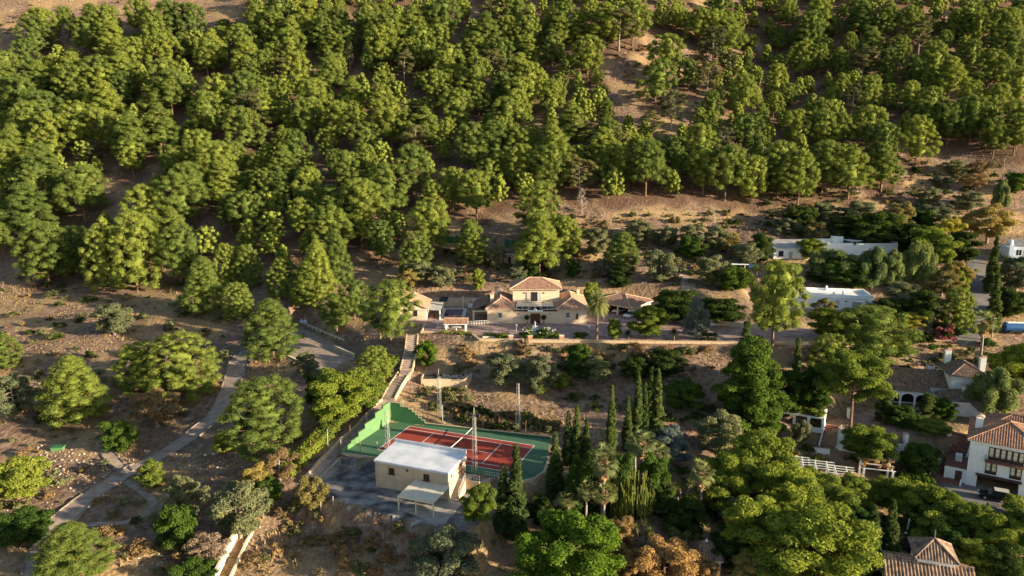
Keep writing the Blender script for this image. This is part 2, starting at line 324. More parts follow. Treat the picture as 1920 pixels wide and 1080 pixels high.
def hip_roof(root, x0, x1, y0, y1, z, rise, axis='x', over=.45, hipf=1.0, m='tile', tw=.28, name='roof', gable=False, fas='fascia'):
    """hip (or gable) roof over a rectangle in local coordinates; ridge along axis"""
    x0 -= over; x1 += over; y0 -= over; y1 += over
    if axis == 'x': half = (y1-y0)/2; cy = (y0+y1)/2; in_ = 0 if gable else min(half*hipf, (x1-x0)/2-.01); R0, R1 = (x0+in_, cy), (x1-in_, cy)
    else: half = (x1-x0)/2; cx = (x0+x1)/2; in_ = 0 if gable else min(half*hipf, (y1-y0)/2-.01); R0, R1 = (cx, y0+in_), (cx, y1-in_)
    zr = z+rise; R0 = (*R0, zr); R1 = (*R1, zr); c = [(x0, y0, z), (x1, y0, z), (x1, y1, z), (x0, y1, z)]
    faces = [(c[0], c[1], [R1, R0]), (c[1], c[2], [R1]), (c[2], c[3], [R0, R1]), (c[3], c[0], [R0])] if axis == 'x' else [(c[0], c[1], [R0]), (c[1], c[2], [R1, R0]), (c[2], c[3], [R1]), (c[3], c[0], [R0, R1])]
    mb = MB()
    for A, B, rs in faces:
        if gable and len(rs) == 1: continue
        A = np.array(A); B = np.array(B); s = (B-A)/np.linalg.norm(B-A); mid = np.mean([np.array(q) for q in rs], 0)-A
        up = mid-s*(mid@s); up /= np.linalg.norm(up); pl = [(0, 0), (np.linalg.norm(B-A), 0)]+[((np.array(q)-A)@s, (np.array(q)-A)@up) for q in rs]
        tile_slope(mb, A, B, up, pl, tw)
    ro = mb.build(name, m, root)
    cap = MB(); ends = [(R0, R1)]
    if not gable: ends += [(c[0], R0), (c[3], R0), (c[1], R1), (c[2], R1)] if axis == 'x' else [(c[0], R0), (c[1], R0), (c[2], R1), (c[3], R1)]
    for a, b in ends:
        if np.linalg.norm(np.array(a)-np.array(b)) > .1: cap.tube([(a[0], a[1], a[2]+.05), (b[0], b[1], b[2]+.05)], .13, 6)
    cap.build('ridge_cap', m if m != 'tile' else 'terracotta_light', ro)
    e = MB().box(x0+.06, x1-.06, y0+.06, y1-.06, z-.22, z-.02); e.build('eave', fas, ro); return ro
M['terracotta_light'] = mat('terracotta_light', (.52, .35, .25), .9, .15, 3)
def window(root, x0, x1, y, z0, z1, frame='white', face='y-', cols=2, rows=2, pane='glass', sill=True, d=.06, name='window', t=.07):
    """framed window on a wall; face says which way it looks in local axes"""
    def bx(mb, a0, a1, d0, d1, b0, b1):
        if face == 'y-': mb.box(a0, a1, y-d1, y-d0, b0, b1)
        elif face == 'y+': mb.box(a0, a1, y+d0, y+d1, b0, b1)
        elif face == 'x+': mb.box(y+d0, y+d1, a0, a1, b0, b1)
        else: mb.box(y-d1, y-d0, a0, a1, b0, b1)
        return mb
    p = bx(MB(), x0, x1, -.02, .02, z0, z1).build(name, pane, root); f = MB()
    for a in (x0, x1-t): bx(f, a, a+t, .021, d+.02, z0, z1)
    for b in (z0, z1-t): bx(f, x0+t, x1-t, .021, d+.02, b, b+t)
    for k in range(1, cols): c = x0+(x1-x0)*k/cols; bx(f, c-.03, c+.03, .021, d, z0+t, z1-t)
    for k in range(1, rows):
        c = z0+(z1-z0)*k/rows
        for j in range(cols): bx(f, x0+(x1-x0)*j/cols+.075, x0+(x1-x0)*(j+1)/cols-.075, .021, d-.01, c-.02, c+.02)
    f.build('frame', frame, p)
    if sill: bx(MB(), x0-.12, x1+.12, 0, .16, z0-.13, z0-.005).build('sill', frame if frame != 'iron' else 'concrete', p)
    return p
def chimney(root, x, y, z0, z1, m='wall_white', s=.45, capm='tile'):
    c = MB().box(x-s, x+s, y-s, y+s, z0, z1).build('chimney', m, root)
    k = MB()
    for a in (-1, 1):
        for b in (-1, 1): k.box(x+a*s*.75-.08, x+a*s*.75+.08, y+b*s*.75-.08, y+b*s*.75+.08, z1, z1+.3)
    k.build('vent', m, c); t = s+.14
    MB().poly((x-t, y-t, z1+.3), (x+t, y-t, z1+.3), (x, y, z1+.65)).poly((x+t, y-t, z1+.3), (x+t, y+t, z1+.3), (x, y, z1+.65)).poly((x+t, y+t, z1+.3), (x-t, y+t, z1+.3), (x, y, z1+.65)).poly((x-t, y+t, z1+.3), (x-t, y-t, z1+.3), (x, y, z1+.65)).build('cap', capm, c)
def railing(root, a, b, h=.95, m='iron', n=None, name='railing', r=.02, rails=(1, .5)):
    mb = MB(); a = np.array(a, float); b = np.array(b, float); L = np.linalg.norm(b-a); n = n or max(2, int(L/.5)+1)
    for k in range(n): q = a+(b-a)*k/(n-1); mb.tube([q, q+(0, 0, h)], r, 4)
    for t in rails: mb.tube([a+(0, 0, h*t), b+(0, 0, h*t)], r*1.3, 4)
    return mb.build(name, m, root)
# ------------------------------------------------------------------ vegetation
def leaves(rng, C, D, size, jit, lng=1.6):
    """one triangle per leaf tuft, lying roughly across direction D"""
    n = len(C); N = D+jit*rng.randn(n, 3); N /= np.linalg.norm(N, axis=1)[:, None]
    a = np.cross(N, rng.randn(n, 3)); a /= np.linalg.norm(a, axis=1)[:, None]; b = np.cross(N, a); s = size*(.6+.8*rng.rand(n, 1))
    V = np.empty((n, 3, 3)); V[:, 0] = C+a*s*lng*.6; V[:, 1] = C-a*s*.45*lng+b*s*.5; V[:, 2] = C-a*s*.45*lng-b*s*.5; return V.reshape(-1, 3)
_gr = (1+5**.5)/2
ICO_V = np.array([(-1, _gr, 0), (1, _gr, 0), (-1, -_gr, 0), (1, -_gr, 0), (0, -1, _gr), (0, 1, _gr), (0, -1, -_gr), (0, 1, -_gr), (_gr, 0, -1), (_gr, 0, 1), (-_gr, 0, -1), (-_gr, 0, 1)])/np.hypot(1, _gr)
ICO_F = np.array([(0, 11, 5), (0, 5, 1), (0, 1, 7), (0, 7, 10), (0, 10, 11), (1, 5, 9), (5, 11, 4), (11, 10, 2), (10, 7, 6), (7, 1, 8), (3, 9, 4), (3, 4, 2), (3, 2, 6), (3, 6, 8), (3, 8, 9), (4, 9, 5), (2, 4, 11), (6, 2, 10), (8, 6, 7), (9, 8, 1)])
def tri_mesh(name, V, F=None):
    if F is None: F = np.arange(len(V)).reshape(-1, 3)
    m = bpy.data.meshes.new(name); m.vertices.add(len(V)); m.vertices.foreach_set('co', V.astype(np.float32).ravel())
    m.loops.add(F.size); m.loops.foreach_set('vertex_index', F.astype(np.int32).ravel()); m.polygons.add(len(F))
    m.polygons.foreach_set('loop_start', np.arange(0, F.size, 3, dtype=np.int32)); m.update(calc_edges=True); return m
def crown_mesh(name, rng, puffs, n, size, m, flat=.8, jit=.55, core=.66, up=.25, lng=1.6):
    puffs = np.asarray(puffs); k = len(puffs); R = puffs[:, 3]; cnt = np.maximum(8, (n*(R/R.mean())**2)).astype(int); id_ = np.repeat(np.arange(k), cnt)
    d = rng.randn(len(id_), 3); d[:, 2] = np.where(d[:, 2] < -.4, -d[:, 2]*.6, d[:, 2]); d /= np.linalg.norm(d, axis=1)[:, None]
    rr = R[id_, None]*(.72+.42*rng.rand(len(id_), 1)); C = puffs[id_, :3]+d*rr*np.array([1, 1, flat]); V = leaves(rng, C, d+np.array([0, 0, up]), size, jit, lng); F = np.arange(len(V)).reshape(-1, 3)
    if core:
        cv = (puffs[:, None, :3]+ICO_V[None]*(R[:, None, None]*core*(.8+.4*rng.rand(k, 12, 1)))*np.array([1, 1, flat])).reshape(-1, 3)
        cf = (ICO_F[None]+12*np.arange(k)[:, None, None]).reshape(-1, 3)+len(V); V = np.r_[V, cv]; F = np.r_[F, cf]
    me = tri_mesh(name, V, F); me.materials.append(M[m]); return me
def branchy(rng, H, R, z0, prof, nb, ppb, pr, droop=0., trunk_r=.16, lean=.3, inner=.35, spread=.5):
    """trunk with limbs; foliage puffs gathered round the ends of the limbs"""
    tb = MB(); bend = rng.randn(2)*lean; top = np.array([bend[0], bend[1], H*.9])
    ax = lambda t: np.array([bend[0]*t*t, bend[1]*t*t, H*.9*t])
    tb.tube([ax(t) for t in (0, .25, .5, .75, 1)], [trunk_r*1.25, trunk_r, trunk_r*.8, trunk_r*.5, trunk_r*.2], 6)
    puffs = []; ga = rng.rand()*6
    for k in range(nb):
        t = (k+.5)/nb; ga += 2.4+rng.randn()*.35; z = z0+(H-z0)*t; r = R*prof(t)*(.75+.45*rng.rand()); a = ax(min(1, max(.05, (z-.12*H)/(H*.9)))) ; d = np.array([math.cos(ga), math.sin(ga), 0])
        tip = np.array([a[0], a[1], 0])+d*r+np.array([0, 0, z-droop*r]); tb.tube([a, a*.5+tip*.5+(0, 0, -.03*H), tip], [trunk_r*.38, trunk_r*.25, trunk_r*.1], 4, False)
        for j in range(ppb):
            q = inner+(1-inner)*(j+.6)/ppb; c = a*(1-q)+tip*q+rng.randn(3)*np.array([spread, spread, spread*.6])*pr; puffs.append((*c, pr*(.7+.6*rng.rand())))
    puffs.append((top[0], top[1], H-pr*.8, pr)); return tb, puffs
KIND = {}; CROWNW = {}
def add_kind(kind, name, cat, parts, H, W):
    if parts[-1][0] == 'crown':
        me = parts[-1][1]; co = np.empty(len(me.vertices)*3, np.float32); me.vertices.foreach_get('co', co); co = co.reshape(-1, 3)
        r = np.hypot(co[:, 0]-np.median(co[:, 0]), co[:, 1]-np.median(co[:, 1])); W = 2*np.percentile(r, 94); H = np.percentile(co[:, 2], 99.7)
    _add_kind(kind, name, cat, parts, H, W)
def _add_kind(kind, name, cat, parts, H, W): KIND.setdefault(kind, []).append((name, cat, parts, H, W))
def tmesh(tb, m='bark'): me = tb.mesh('trunk'); me.materials.append(M[m]); return me
dome = lambda t: math.sqrt(max(0, 1-(abs(t-.32)/.72)**2.2))
cone = lambda t: (1-t)**.62*(.62+.38*min(1, t/.2))+.06
ball = lambda t: math.sqrt(max(.02, 1-(2*t-1)**2*.92))
def mk(kind, name, cat, leafm, seed, H, W, z0, prof, nb, ppb, pr, n, size, bark='bark', **kw):
    rng = np.random.RandomState(seed); c = {k: kw.pop(k) for k in ('flat', 'jit', 'core', 'up', 'lng') if k in kw}
    tb, pf = branchy(rng, H, W/2-pr*.6, z0, prof, nb, ppb, pr, **kw); add_kind(kind, name, cat, [('trunk', tmesh(tb, bark)), ('crown', crown_mesh('crown', rng, pf, n*2.3, size*.62, leafm, **c))], H, W)
def pine_puffs(rng, H, W, z0, n, pr, shape, lb=1.):
    """puffs set over a lobed dome: needles gather at the outside of the crown"""
    ph = rng.rand(6)*6.28; pf = []; off = rng.randn(2)*.35; ga = rng.rand()*6
    def rad(t):
        if shape == 0: b = (1-t)**.6*(.55+.45*min(1, t/.25))
        elif shape == 1: b = math.sqrt(max(0, 1-(abs(t-.35)/.67)**2.3))
        elif shape == 2: b = math.sqrt(max(0, 1-(abs(t-.5)/.52)**2.6))
        else: b = (1-t)**.85*(.7+.3*min(1, t/.15))+.05
        return b*(W/2-pr*.75)
    for k in range(n):
        t = ((k+.5)/n)**.92; ga += 2.39996+rng.randn()*.12; lob = 1+lb*(.20*math.sin(2*ga+ph[0]+3*t)+.17*math.sin(3*ga+ph[1]-7*t)+.10*math.sin(5*ga+ph[2]+11*t))
        r = rad(t)*min(1.16, max(.5, lob))*(.82+.26*rng.rand()); z = z0+(H-z0-pr*.7)*t+rng.randn()*.22
        pf.append((math.cos(ga)*r+off[0]*t, math.sin(ga)*r+off[1]*t, z, pr*(.72+.56*rng.rand())*(1-.18*t)))
    pf.append((off[0], off[1], H-pr*.8, pr*.9))
    inner = [(off[0]*t, off[1]*t, z0+(H-z0)*t, max(.5, rad(t)*.58)) for t in (.15, .3, .45, .6, .75)]
    return pf, inner
for kind_, cnt_, lo_, hi_, p0_, p1_, n0_, n1_ in (('pine', 10, .16, .30, .78, .98, 66, 88), ('low_pine', 6, .04, .10, .74, .88, 120, 150)):
    for s in range(cnt_):
        rr = random.Random(s+len(kind_)); rng = np.random.RandomState(100+s+10*len(kind_)); H = 13.0; z0 = H*rr.uniform(lo_, hi_); W = 10.0; pr = rr.uniform(p0_, p1_)
        pf, inner = pine_puffs(rng, H, W, z0, rr.randint(n0_, n1_), pr, (1, 2, 1, 0, 2, 1, 1, 2, 3, 1, 2, 0, 1, 2)[s] if kind_ == 'pine' else (0, 1, 0, 1, 1, 0, 2, 1)[s], 1. if kind_ == 'pine' else .55)
        tb = MB(); tb.tube([(0, 0, -.3), (.1, .05, H*.3), (pf[-1][0]*.6, pf[-1][1]*.6, H*.6), (pf[-1][0], pf[-1][1], H*.9)], [.27, .21, .14, .05], 6)
        for q in pf[::3]: a = np.array([pf[-1][0]*.4, pf[-1][1]*.4, max(z0*.8, q[2]-1.3)]); tb.tube([a, np.array(q[:3])], [.075, .03], 4, False)
        lp_ = kind_ == 'low_pine'
        V0 = crown_mesh('crown', rng, pf, 240 if lp_ else 310, .092 if lp_ else .105, 'leaf_pine', .86, .75, .66, .25)
        V1 = crown_mesh('inner', rng, inner, 40, .3, 'leaf_pine', .8, .6, .8, .1)
        bmm = __import__('bmesh').new(); bmm.from_mesh(V0); bmm.from_mesh(V1); bmm.to_mesh(V0); bmm.free(); bpy.data.meshes.remove(V1)
        add_kind(kind_, 'pine_tree', 'tree', [('trunk', tmesh(tb)), ('crown', V0)], H, W)
for s in range(3):
    mk('loose_pine', 'pine_tree', 'tree', 'leaf_scrub', 140+s, 13, 8.5, 4.5, dome, 17, 3, .85, 70, .30, trunk_r=.2, lean=.8, inner=.5, spread=.7, core=.5, bark='bark_grey')
KIND['round_pine'] = [KIND['pine'][1], KIND['pine'][4], KIND['pine'][7]]
for s in range(2): mk('creeper', 'creeper_tree', 'tree', 'leaf_citrus' if s else 'leaf_broad', 290+s, 12, 8, .8, cone, 34, 4, .8, 100, .28, lean=.3, inner=.35, jit=.8)
mk('stone_pine', 'stone_pine', 'tree', 'leaf_broad', 150, 13, 12, 7.2, lambda t: .35+.65*math.sqrt(max(0, 1-t**2)), 30, 4, 1.0, 120, .3, trunk_r=.26, lean=.6, inner=.45, flat=.7)
for s in range(4):
    mk('broad', 'broadleaf_tree', 'tree', 'leaf_broad', 160+s, 9, 9, 2.2, ball, 26, 4, .95, 115, .30, lean=.5, inner=.35, jit=.7)
    mk('olive', 'olive_tree', 'tree', 'leaf_olive', 170+s, 5.5, 6, 1.1, ball, 20, 4, .62, 85, .22, lean=.4, inner=.4, jit=.8, core=.55, bark='bark_grey')
    mk('citrus', 'round_tree', 'tree', 'leaf_citrus', 180+s, 5, 5, .9, ball, 20, 4, .6, 95, .23, lean=.2, inner=.45, jit=.7)
    mk('yellowgreen', 'broadleaf_tree', 'tree', 'leaf_hedge', 190+s, 5, 5, .8, ball, 18, 4, .62, 95, .23, lean=.3, inner=.4, jit=.7)
for s in range(2):
    mk('ficus', 'broadleaf_tree', 'tree', 'leaf_ficus', 200+s, 9, 11, 1.2, ball, 34, 4, .85, 110, .30, lean=.4, inner=.45, jit=.6, flat=1.15)
    mk('orange', 'withered_tree', 'tree', 'leaf_orange', 204+s, 7, 9, 1.2, ball, 26, 4, .7, 90, .26, lean=.4, inner=.4, jit=.8, flat=1.1)
    mk('dry', 'dry_tree', 'tree', 'leaf_dry', 208+s, 5, 5.5, 1.2, ball, 18, 3, .55, 60, .2, lean=.4, inner=.5, jit=.9, core=.35, bark='bark_grey')
    mk('ochre', 'yellowing_tree', 'tree', 'leaf_ochre', 230+s, 5, 5.5, 1.2, ball, 20, 4, .55, 70, .2, lean=.4, inner=.5, jit=.9, core=.45, bark='bark_grey')
    mk('yellow', 'yellow_tree', 'tree', 'leaf_yellow', 212+s, 6, 6, 1.5, ball, 18, 4, .65, 85, .25, lean=.4, inner=.4, jit=.8)
    mk('pepper', 'pepper_tree', 'tree', 'leaf_pepper', 216+s, 7, 8, 2, ball, 24, 5, .65, 95, .26, droop=.35, lean=.4, inner=.4, jit=.7, flat=1.5, bark='bark_grey')
    mk('cedar', 'grey_conifer', 'tree', 'leaf_cedar', 220+s, 7, 6, 1, cone, 24, 4, .5, 60, .2, lean=.2, inner=.4, jit=1., core=.4, lng=2.4)
    mk('conifer', 'conifer', 'tree', 'leaf_cypress', 224+s, 9, 3.4, .6, lambda t: 1-t*.9, 30, 3, .38, 60, .2, lean=.1, inner=.3, jit=.7)
    mk('twiggy', 'leafless_shrub', 'shrub', 'leaf_twig', 228+s*40, 3, 3.4, .3, ball, 26, 3, .3, 30, .12, lean=.2, inner=.3, jit=1.3, core=0, lng=3.5, bark='bark_grey')
for s in range(3):
    rng = np.random.RandomState(240+s); pf = []; H = 11.0
    for k in range(120):
        t = (k+rng.rand())/120; r = .9*min(1, t*4+.5)*(1-t)**.78; a = rng.rand()*6.28; q = .45+.4*rng.rand(); pf.append((math.cos(a)*r*q, math.sin(a)*r*q, .35+t*(H-.45), .34*(1-.75*t)+.04))
    tb = MB().tube([(0, 0, 0), (0, 0, H*.85)], [.16, .03], 6)
    add_kind('cypress', 'cypress', 'tree', [('trunk', tmesh(tb)), ('crown', crown_mesh('crown', rng, pf, 60, .13, 'leaf_cypress', 1.6, .45, .75, .1, 2.2))], H, 2.0)
for s in range(2):   # bare grey dead trees
    rng = np.random.RandomState(260+s); tb, pf = branchy(rng, 9, 2.2, 2, cone, 26, 1, .3, lean=.5)
    for k in range(90):
        p = np.array(pf[rng.randint(len(pf))][:3])*np.array([.8, .8, 1]); q = p+rng.randn(3)*.7; tb.tube([p, q], [.05, .02], 3, False)
    me = tmesh(tb, 'leaf_greydead'); add_kind('dead', 'dead_tree', 'tree', [('trunk', me), ('twigs', crown_mesh('twigs', rng, pf, 26, .16, 'leaf_greydead', 1, 1.2, 0, 0, 4))], 9, 4.6)
def shrubkind(kind, leafm, cnt, size, n, flat=.75, jit=.8, core=.6, lng=1.6, name='shrub'):
    for s in range(4):
        rng = np.random.RandomState(hash(kind) % 997+s if False else sum(map(ord, kind))*7+s); pf = []
        for k in range(cnt):
            a = rng.rand()*6.28; r = .95*math.sqrt(rng.rand()); pf.append((math.cos(a)*r, math.sin(a)*r, .25+1.15*rng.rand()*math.sqrt(max(0, 1.05-r*r)), .30*(.7+.6*rng.rand())))
        add_kind(kind, name, 'shrub', [('', crown_mesh(name, rng, pf, n, size, leafm, flat, jit, core, .25, lng))], 1.7, 2.5)
shrubkind('shrub', 'leaf_scrub', 22, .13, 45); shrubkind('green_shrub', 'leaf_citrus', 22, .13, 50); shrubkind('bright_shrub', 'leaf_hedge', 22, .13, 50)
shrubkind('dry_shrub', 'leaf_dry', 20, .12, 40, core=.4, jit=1.); shrubkind('grey_shrub', 'leaf_olive', 20, .12, 45); shrubkind('dark_shrub', 'leaf_darkleaf', 22, .13, 45)
shrubkind('pink_shrub', 'leaf_pink', 20, .13, 45, name='bougainvillea'); shrubkind('purple_shrub', 'leaf_purple', 20, .13, 45, name='bougainvillea')
def palm_mesh(rng, n, L, droop, w, m, lo=-.5):
    V = []
    for k in range(n):
        a = k*2.4+rng.rand()*.4; e = lo+(1.35-lo)*((k+.5)/n); d = np.array([math.cos(a)*math.cos(e), math.sin(a)*math.cos(e), math.sin(e)]); pts = [np.array([0, 0, 0.])]; S = 11
        for j in range(S): d = d+np.array([0, 0, -droop/S*(.3+1.4*j/S)]); d /= np.linalg.norm(d); pts.append(pts[-1]+d*L/S)
        for j in range(1, S+1):
            t = pts[j]-pts[j-1]; s = np.cross(t, (0, 0, 1)); s /= np.linalg.norm(s)+1e-6; lw = w*math.sin(math.pi*min(1, (j+.8)/(S+1.5)))**.7
            for q in (-1, 1):
                for f in (0, .5):
                    b = pts[j-1]+t*f; V += [b, b+t*.45, b+t*1.3+s*q*lw+np.array([0, 0, -.22*lw])]
    me = tri_mesh('fronds', np.array(V)); me.materials.append(M[m]); return me
def fan_mesh(rng, n, R, m, lo=-.6, hi=1.3, pet=1.0, nl=11, low=None):
    V = []
    for k in range(n):
        a = k*2.4+rng.rand()*.5; e = lo+(hi-lo)*((k+.5)/n); d = np.array([math.cos(a)*math.cos(e), math.sin(a)*math.cos(e), math.sin(e)]); c = d*pet*(.7+.5*rng.rand())
        s = np.cross(d, (0, 0, 1)); s /= np.linalg.norm(s)+1e-6; V += [(0, 0, 0), c+s*.04, c-s*.04]
        for j in range(nl):
            q = (j/(nl-1)-.5)*2.6; dr = d*math.cos(q)+s*math.sin(q); p = np.cross(dr, d) if abs(q) > .01 else np.cross(s, d); sd_ = -math.sin(q)*d+math.cos(q)*s
            V += [c, c+dr*R*.5+sd_*R*.07, c+dr*R*.5-sd_*R*.07]; tip = c+dr*R*(.85+.3*rng.rand())+np.array([0, 0, -.4*R*rng.rand()]); V += [c+dr*R*.5+sd_*R*.06, tip, c+dr*R*.5-sd_*R*.06]
    me = tri_mesh('fronds', np.array([np.array(v, float) for v in V])); me.materials.append(M[m]); return me
for s in range(3):
    rng = np.random.RandomState(300+s); H = 9.0; tb = MB().tube([(0, 0, 0), (.1, .05, H*.5), (.05, .1, H)], [.32, .24, .22], 8); sk = []
    fm = fan_mesh(rng, 34, 1.15, 'leaf_palm', -.75, 1.4, 1.35, 12); fm.transform(__import__('mathutils').Matrix.Translation((.05, .1, H)))
    sv = [(.05+.34*math.cos(a)*q, .1+.34*math.sin(a)*q, H-.5-zz, .34) for zz in (0, .5, 1.0, 1.5, 2.0) for a, q in ((rng.rand()*6.28, .8) for _ in range(6))]
    add_kind('fan_palm', 'fan_palm', 'palm', [('trunk', tmesh(tb, 'bark_grey')), ('fronds', fm), ('dead_leaf_skirt', crown_mesh('skirt', rng, sv, 26, .2, 'straw_skirt', 1.8, .4, .7, -.2, 2.6))], H+1.6, 4.2)
rng = np.random.RandomState(310); H = 8.0; tb = MB().tube([(0, 0, 0), (.05, 0, H*.5), (0, 0, H)], [.36, .3, .34], 8)
pm = palm_mesh(rng, 84, 3.7, 1.6, .8, 'leaf_palm'); pm.transform(__import__('mathutils').Matrix.Translation((0, 0, H)))
add_kind('date_palm', 'date_palm', 'palm', [('trunk', tmesh(tb)), ('fronds', pm)], H+2.6, 6.6)
rng = np.random.RandomState(311); tb = MB().tube([(0, 0, 0), (0, 0, 1.7)], [.2, .17], 8); pm = palm_mesh(rng, 48, 1.35, .9, .22, 'leaf_darkleaf', -.2); pm.transform(__import__('mathutils').Matrix.Translation((0, 0, 1.65)))
add_kind('cycad', 'cycad', 'palm', [('trunk', tmesh(tb)), ('fronds', pm)], 2.7, 2.5)
for s in range(2):
    rng = np.random.RandomState(320+s); tb = MB(); V = []
    for k in range(7):
        a = rng.rand()*6.28; r = .3+1.1*rng.rand(); h = 2.2+2.3*rng.rand(); tip = np.array([math.cos(a)*r, math.sin(a)*r, h]); tb.tube([(math.cos(a)*.1, math.sin(a)*.1, 0), tip*.5, tip], [.16, .12, .1], 5)
        for j in range(46):
            d = rng.randn(3); d[2] = d[2]*.7+.35; d /= np.linalg.norm(d); s_ = np.cross(d, (0, 0, 1)); s_ /= np.linalg.norm(s_); V += [tip+s_*.07, tip-s_*.07, tip+d*(.75+.3*rng.rand())]
    me = tri_mesh('leaves', np.array(V)); me.materials.append(M['leaf_yucca']); add_kind('yucca', 'yucca', 'plant', [('stem', tmesh(tb, 'bark_grey')), ('leaves', me)], 5.0, 4.2)
rng = np.random.RandomState(330); tb = MB()
for k in range(170):
    a = rng.rand()*6.28; r = .3+2.1*math.sqrt(rng.rand()); h = 5.5*(1-.11*r*r*.5)*(.5+.55*rng.rand()); b = np.array([math.cos(a)*r*.35, math.sin(a)*r*.35, .3+.4*h*rng.rand()]); e = np.array([math.cos(a)*r, math.sin(a)*r, b[2]+.5])
    tb.tube([b, e, (e[0]*1.12+.15*rng.randn(), e[1]*1.12+.15*rng.randn(), max(h, e[2]+.6))], [.08, .09, .06], 5)
tb.tube([(0, 0, 0), (0, 0, 3.5)], [.3, .15], 7); add_kind('cactus', 'candelabra_cactus', 'plant', [('', tmesh(tb, 'leaf_cactus'))], 5.8, 5.0)
for k_ in ('shrub', 'dry_shrub', 'grey_shrub', 'dark_shrub', 'green_shrub', 'bright_shrub'):
    rng = np.random.RandomState(sum(map(ord, k_))); pf = [(math.cos(a)*r, math.sin(a)*r, .2+.9*math.sqrt(max(0, 1-r*r))*rng.rand(), .36) for a, r in ((rng.rand()*6.28, .9*math.sqrt(rng.rand())) for _ in range(7))]
    add_kind(k_+'_low', 'shrub', 'shrub', [('', crown_mesh('shrub', rng, pf, 15, .23, KIND[k_][0][2][0][1].materials[0].name, .8, .8, .6))], 1.6, 2.4)
_vr = random.Random(77)
def plant(kind, u, vtop, vbase, wpx, label, group=None, at=None, Hm=None, Wm=None, name=None, cat=None):
    base = P(u, vbase) if at is None else np.array(at, float); ppm = px(base)[2]
    Hm = Hm or (vbase-vtop)/ppm/.975; Wm = Wm or wpx/ppm; nm, ct, parts, H0, W0 = KIND[kind][_vr.randrange(len(KIND[kind]))]
    if kind not in CROWNW: CROWNW[kind] = 1
    sc = (Wm/W0*_vr.uniform(.97, 1.03), Wm/W0*_vr.uniform(.97, 1.03), Hm/H0); rz = _vr.uniform(0, 6.28); base = (base[0], base[1], base[2]-.06)
    if parts[0][0] == '':
        o = link(name or nm, parts[0][1], None, base, rz); o.scale = sc; return tag(o, label, cat or ct, group)
    o = thing(name or nm, label, cat or ct, base, rz, group); o.scale = sc
    for pn, me in parts:
        q = link(pn, me, o)
        if pn == 'twigs': q['kind'] = 'stuff'
    return o
# ------------------------------------------------------------------ the setting
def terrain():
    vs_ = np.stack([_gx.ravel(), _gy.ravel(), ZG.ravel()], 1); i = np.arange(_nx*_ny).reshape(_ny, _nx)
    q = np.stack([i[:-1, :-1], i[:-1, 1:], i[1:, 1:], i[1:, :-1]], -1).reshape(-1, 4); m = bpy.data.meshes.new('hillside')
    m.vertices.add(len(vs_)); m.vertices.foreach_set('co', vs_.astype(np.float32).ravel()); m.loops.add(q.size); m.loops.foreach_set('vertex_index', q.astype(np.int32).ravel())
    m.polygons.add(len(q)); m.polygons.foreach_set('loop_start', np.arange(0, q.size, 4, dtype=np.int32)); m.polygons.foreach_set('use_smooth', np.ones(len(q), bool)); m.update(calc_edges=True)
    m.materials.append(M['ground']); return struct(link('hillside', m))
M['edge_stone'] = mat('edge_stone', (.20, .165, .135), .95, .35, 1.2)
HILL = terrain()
mb = MB()                                                    # land beyond the surveyed slope, in broad strokes
R_ = [(-1500, -300), (1500, -300), (1500, 50), (-1500, 50)]
for x0, x1, y0, y1, za, zb in ((-1500, 1500, -400, 51, -30, -9), (-1500, 1500, 519, 1600, 180, 420), (-1500, -329, 51, 519, None, None), (329, 1500, 51, 519, None, None)):
    if za is None:
        xe = -329 if x1 < 0 else 329; ys = np.linspace(51, 519, 60); zz = hz(np.full(60, xe), ys)
        for k in range(59): mb.poly((x0, ys[k], zz[k]-.5), (x1, ys[k], zz[k]-.5), (x1, ys[k+1], zz[k+1]-.5), (x0, ys[k+1], zz[k+1]-.5))
    elif y0 > 0:
        xs = np.linspace(-329, 329, 60); zz = hz(xs, np.full(60, 519.))
        for k in range(59): mb.poly((xs[k], y0, zz[k]-.5), (xs[k+1], y0, zz[k+1]-.5), (xs[k+1], y1, zb), (xs[k], y1, zb))
        mb.poly((-1500, y0, zz[0]), (-329, y0, zz[0]), (-329, y1, zb), (-1500, y1, zb)); mb.poly((329, y0, zz[-1]), (1500, y0, zz[-1]), (1500, y1, zb), (329, y1, zb))
    else: mb.poly((x0, y0, za), (x1, y0, za), (x1, y1, zb), (x0, y1, zb))
struct(mb.build('far_land', 'ground'))
def U(*uv): return np.array([P(u, v) for u, v in uv])
# paths and roads
PATH = smooth(U((70, 1110), (82, 1040), (105, 990), (135, 958), (190, 915), (240, 885), (300, 855), (355, 822), (400, 785), (425, 745), (440, 705), (447, 675), (470, 655), (525, 640)), 2)
ribbon('garden_path', 'path', PATH, [2.0, 1.9, 1.5, 1.5, 1.6, 1.9, 2.0], edge='edge_stone')
RAMP = smooth(U((238, 888), (222, 872), (208, 858), (200, 845)), 1); ribbon('ramp_path', 'path', RAMP, .9, .09, 'edge_stone')
LOOP = smooth(U((165, 985), (215, 983), (255, 975), (285, 955), (290, 940), (268, 925), (250, 912), (236, 902)), 2); ribbon('garden_loop', 'path', LOOP, .55, .06)
drape('driveway', 'path', DRIVE, .07)
o = struct(MB().prism(COURT, -.6, .02).build('court_base', 'green_floor'))
drape('service_yard', 'stained', YARD, .05, .7, COURT)
LANE = U((735, 748), (715, 766), (690, 793), (660, 825), (630, 855), (600, 890), (575, 918)); ribbon('lane', 'path', LANE, [1.4, 1.5, 1.6, 1.7, 1.9, 2.1], .08)
struct(MB().prism(VILLA, VZ-1.6, VZ+.05).build('villa_terrace', 'pave'))
def flat(name, m, z, *uv): return struct(MB().prism(gp(z, *uv), z-.25, z).build(name, m))
flat('carport_slab', 'concrete', -1.90, (752, 955), (838, 938), (866, 944), (833, 983), (800, 975))
